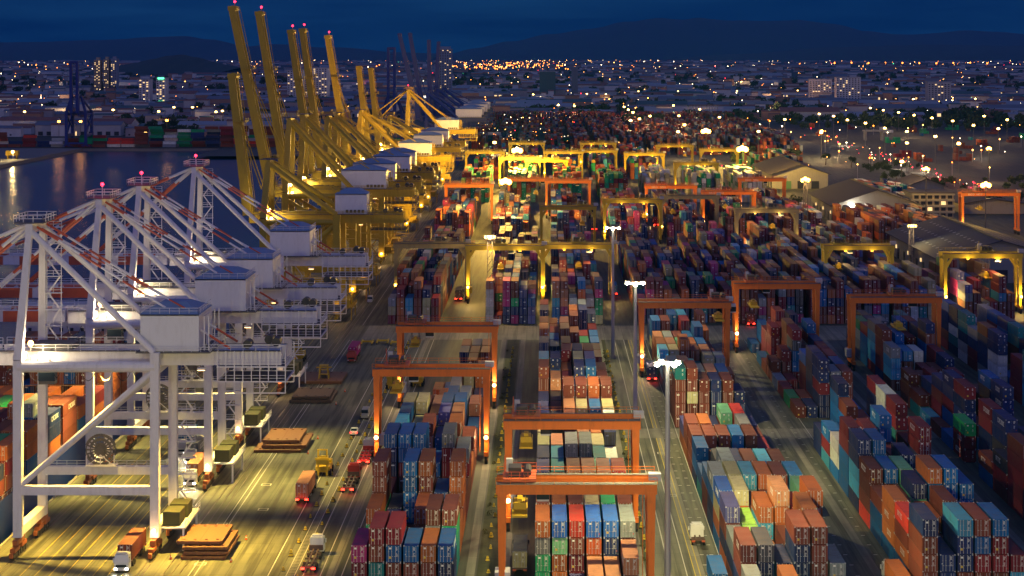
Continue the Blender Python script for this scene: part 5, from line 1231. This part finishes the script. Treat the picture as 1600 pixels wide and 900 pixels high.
# city lamps
lampcols = [M_LORANGE, M_LCOOL, M_LRED, M_LGRN, M_LAMB]
lr = random.Random(5); L_ind = []; lst = MB()
def addlamp(px_, py_, sz, ci, h=9):
    d = F_PX*(H-h)/max(4.5,(py_-83)); s = F_PX/d; X = (px_-853)/s
    if X < QX and d < BANK+20: return
    L_ind.append((sz, X, d, h, ci, sz*.95/s, px_, py_))
for k in range(900):
    py = 94+ (lr.random()**2.0)*85; addlamp(lr.uniform(0,1600), py, lr.choice((.28,.35,.4,.45,.5,.6,.75)), lr.choices((0,1,2,3,4),(4,4,.5,.15,4))[0], lr.choice((6,9,12)))
for k in range(150):     # bright orange refinery-like strip
    addlamp(lr.gauss(790,55), lr.uniform(97,108), lr.choice((.5,.6,.75,.9)), lr.choice((0,0,4)), 14)
for k in range(10): addlamp(1304+k*26.5, 98.5+lr.uniform(-1,.5), 1.2, 0, 14)
for k in range(60): addlamp(lr.uniform(860,1250), lr.uniform(185,262), lr.choice((.35,.5,.7)), lr.choices((0,1,2,4),(3,2,1.2,4))[0], 8)
for k in range(60): addlamp(lr.uniform(740,900), lr.uniform(178,225), lr.choice((.3,.4,.6)), lr.choices((0,1,2,4),(3,2,1.5,4))[0], 15)
for k in range(90): addlamp(lr.uniform(1150,1600), lr.uniform(150,262), lr.choice((.5,.7,.9,1.1)), lr.choice((4,4,0,1)), 10)
for k in range(60): addlamp(lr.uniform(700,1200), lr.uniform(120,185), lr.choice((.5,.7,.9)), lr.choice((4,4,0,1)), 10)
for k in range(70): # queue of red brake lights by the truck park
    u = lr.random(); addlamp(1255+u*290+lr.uniform(-10,10), 205+u*92+lr.uniform(-7,7), lr.choice((.4,.6,.8)), lr.choice((2,2,0,1)), 3)
L_ind.sort(key=lambda a: -a[0])
mesh_pole = MB().tube((0,0,0),(0,0,1),.15,5).mesh('lamp_pole', M_GALV); GL = [MB().ball((0,0,0),1,0,7,5).mesh('lamp_glass', m) for m in lampcols]
lname = ['orange','cool white','red','green','warm white']
for k,(sz,X,d,h,ci,r_,px_,py_) in enumerate(L_ind):
    if k < 190:
        t = thing('street_lamp', '%s city lamp, %s of the far lights, %d m beyond the camera side of the harbour, bearing %d' % (lname[ci], side_word(px_), round(d), round(px_)), 'street lamp', (X,d,0), 0, 'far city lamps')
        t['label'] = '%s street lamp, %s of far city, %d m away, %d m %s' % (lname[ci], side_word(px_), round(d), abs(round(X)), 'left' if X < 0 else 'right')
        p = place('pole', mesh_pole, t); p.scale = (1,1,h); g = place('lamp_glass', GL[ci], t, (0,-.3,h)); g.scale = (r_,)*3
        if k % 3 == 0 and 1300 < d < 9000: point("lamp_light", t, (0,-.6,h+1.2), (60000 if d > 2500 else 16000)*(d/2500)**1.6, ((1,.5,.18),(1,.85,.6),(1,.1,.1),(.2,1,.5),(1,.66,.3))[ci], 1)
    else: lst.ball((X,d,h), r_, ci, 5, 4)
o = lst.build('city_lights', lampcols); tag(o, 'countless small orange and white lamps of the far city', 'lights', kind='stuff')

# trees
M_TREE = paint('foliage_far', (.045,.07,.03), .9, .3, .05, streak=False); M_TRUNK = paint('trunk', (.12,.08,.05), .9, .2)
tr = random.Random(9); wood = MB()
def wclump(pxa, pxb, pya, pyb, n, r0=5, r1=9):
    for _q in range(n):
        py = tr.uniform(pya,pyb); d = F_PX*H/(py-83); X = (tr.uniform(pxa,pxb)-853)*d/F_PX
        if X < QX+4 and d < BANK+30: continue
        r = tr.uniform(r0,r1); 
        for q in range(3): leaves(wood, (X+tr.uniform(-r,r)*.6, d+tr.uniform(-r,r), r*.8+tr.uniform(0,r*.5)), r*.75, 42, r*.24, .8, tr.randint(0,99999))
wclump(800,960,176,190,60); wclump(965,1250,158,200,150); wclump(1240,1600,178,205,140); wclump(180,345,195,214,60); wclump(0,600,150,190,90); wclump(700,1600,112,152,200,7,12); wclump(0,450,112,150,110,7,12); wclump(430,600,150,185,60)
wclump(1350,1440,258,280,16,2,3.5); wclump(1440,1600,285,298,14,2,3.5); wclump(1140,1260,232,262,14,3,5)
o = wood.build('far_wood', M_TREE); tag(o, 'dark belts of trees between the yard, the truck park and the city', 'trees', kind='stuff')
for k,(pxx,py) in enumerate(((1222,333),(1384,290),(1400,286),(1440,296),(1508,312),(1560,330),(1330,262),(1290,258),(1595,322),(1180,262))):
    d = F_PX*H/(py-83); X = (pxx-853)*d/F_PX; X = X if k else X+8
    t = thing('broadleaf_tree', 'dark leafy tree %s' % ('beside the small orange gantries','left of the small white hall','just right of the first tree by the white hall','behind the office block','above the right orange gantry','at the right edge near the gantry','at the start of the truck park','behind the grey shed roof','farthest right by the park fence','left of the grey shed')[k], 'tree', (X,d,0), 0, 'trees along the truck park')
    MB().tube((0,0,0),(.3,.1,4.5),.35,7,0,.2).bar((.3,.1,4),(2,0,6.5),.2,.2).bar((.3,.1,4),(-1.6,.6,6.5),.2,.2).build('trunk', M_TRUNK, t)
    mb = MB()
    for q in range(7): leaves(mb, (tr.uniform(-2.4,2.4),tr.uniform(-2.4,2.4),tr.uniform(4.5,8.5)), tr.uniform(1.5,2.4), 75, .42, .8, k*10+q)
    mb.build('crown', M_TREE, t)

# hills
M_HILL = ground_mat('hill_forest', (.03,.06,.05), (.05,.085,.07), .0009, rough=.95, stain=.2)
def ridge(name, D, prof, depth, seed, base=-5):
    """prof: (pixel x, pixel y) of the crest; built as a real ridge with slopes on both sides"""
    rr = random.Random(seed); s = F_PX/D; xs = []; 
    x = prof[0][0]
    from mathutils import noise
    cols = []; step = (prof[-1][0]-prof[0][0])/240
    for i in range(241):
        pxx = prof[0][0]+i*step
        for (a,b_) in zip(prof, prof[1:]):
            if a[0] <= pxx <= b_[0]+1e-6: f = (pxx-a[0])/(b_[0]-a[0]); f = f*f*(3-2*f); yy = a[1]+(b_[1]-a[1])*f; break
        z = H+(83-yy)/s; X = (pxx-853)/s; nz_ = noise.fractal(Vector((X*.0006,seed,0)),1,2.2,5)*z*.10; cols.append((X, max(2,z+nz_)))
    vs_ = []; R_ = 14
    for (X,z) in cols:
        for j in range(R_+1):
            u = j/R_*2-1; f = (1-abs(u)**1.3); zz = base+(z-base)*f; Y = D+u*depth
            if 0 < j < R_: n_ = noise.fractal(Vector((X*.0011,Y*.0011,seed)),1,2.1,4); zz += n_*z*.13*(1-f)*min(1,f*4)
            vs_.append((X*(Y/D if False else 1), Y, zz))
    fs = []
    for i in range(240):
        for j in range(R_): a = i*(R_+1)+j; fs.append((a,a+R_+1,a+R_+2,a+1))
    mb = MB(); mb.add(vs_, fs); o = mb.build(name, M_HILL, None, True); o['kind'] = 'structure'
ridge('hills', 30000, [(-300,70),(0,66),(60,64),(130,62),(180,63),(240,60),(290,57),(330,62),(380,72),(430,68),(520,74),(620,82),(700,84)], 5000, 3)
ridge('hills', 34000, [(560,95),(700,84),(740,76),(800,66),(860,54),(920,44),(980,34),(1030,29),(1060,31),(1100,28),(1150,31),(1200,33),(1240,34),(1300,38),(1350,46),(1420,52),(1500,50),(1560,52),(1640,56),(1900,75)], 6000, 8)
ridge('hills', 24000, [(1000,96),(1150,84),(1300,74),(1450,70),(1560,72),(1750,66),(1950,80)], 4000, 12)
ridge('hill', 8200, [(180,104),(215,98),(240,92),(262,87),(285,85),(305,89),(330,96),(350,101),(375,106)], 900, 5)

# ---------------------------------------------------------------- evening haze
m = bpy.data.materials.new('haze_air'); m.use_nodes = True; t = m.node_tree; t.nodes.clear()
o_ = t.nodes.new('ShaderNodeOutputMaterial'); pv = t.nodes.new('ShaderNodeVolumePrincipled'); t.links.new(pv.outputs[0], o_.inputs['Volume'])
pv.inputs['Color'].default_value = (.06,.48,1.0,1); pv.inputs['Density'].default_value = 1.9e-5; pv.inputs['Anisotropy'].default_value = .2
o = MB().box(-24000,24000,-1500,40500,-7,1250).build('haze', m); o['kind'] = 'stuff'; o['label'] = 'thin blue evening haze over the harbour'
scn.cycles.volume_bounces = 0; m.cycles.homogeneous_volume = True
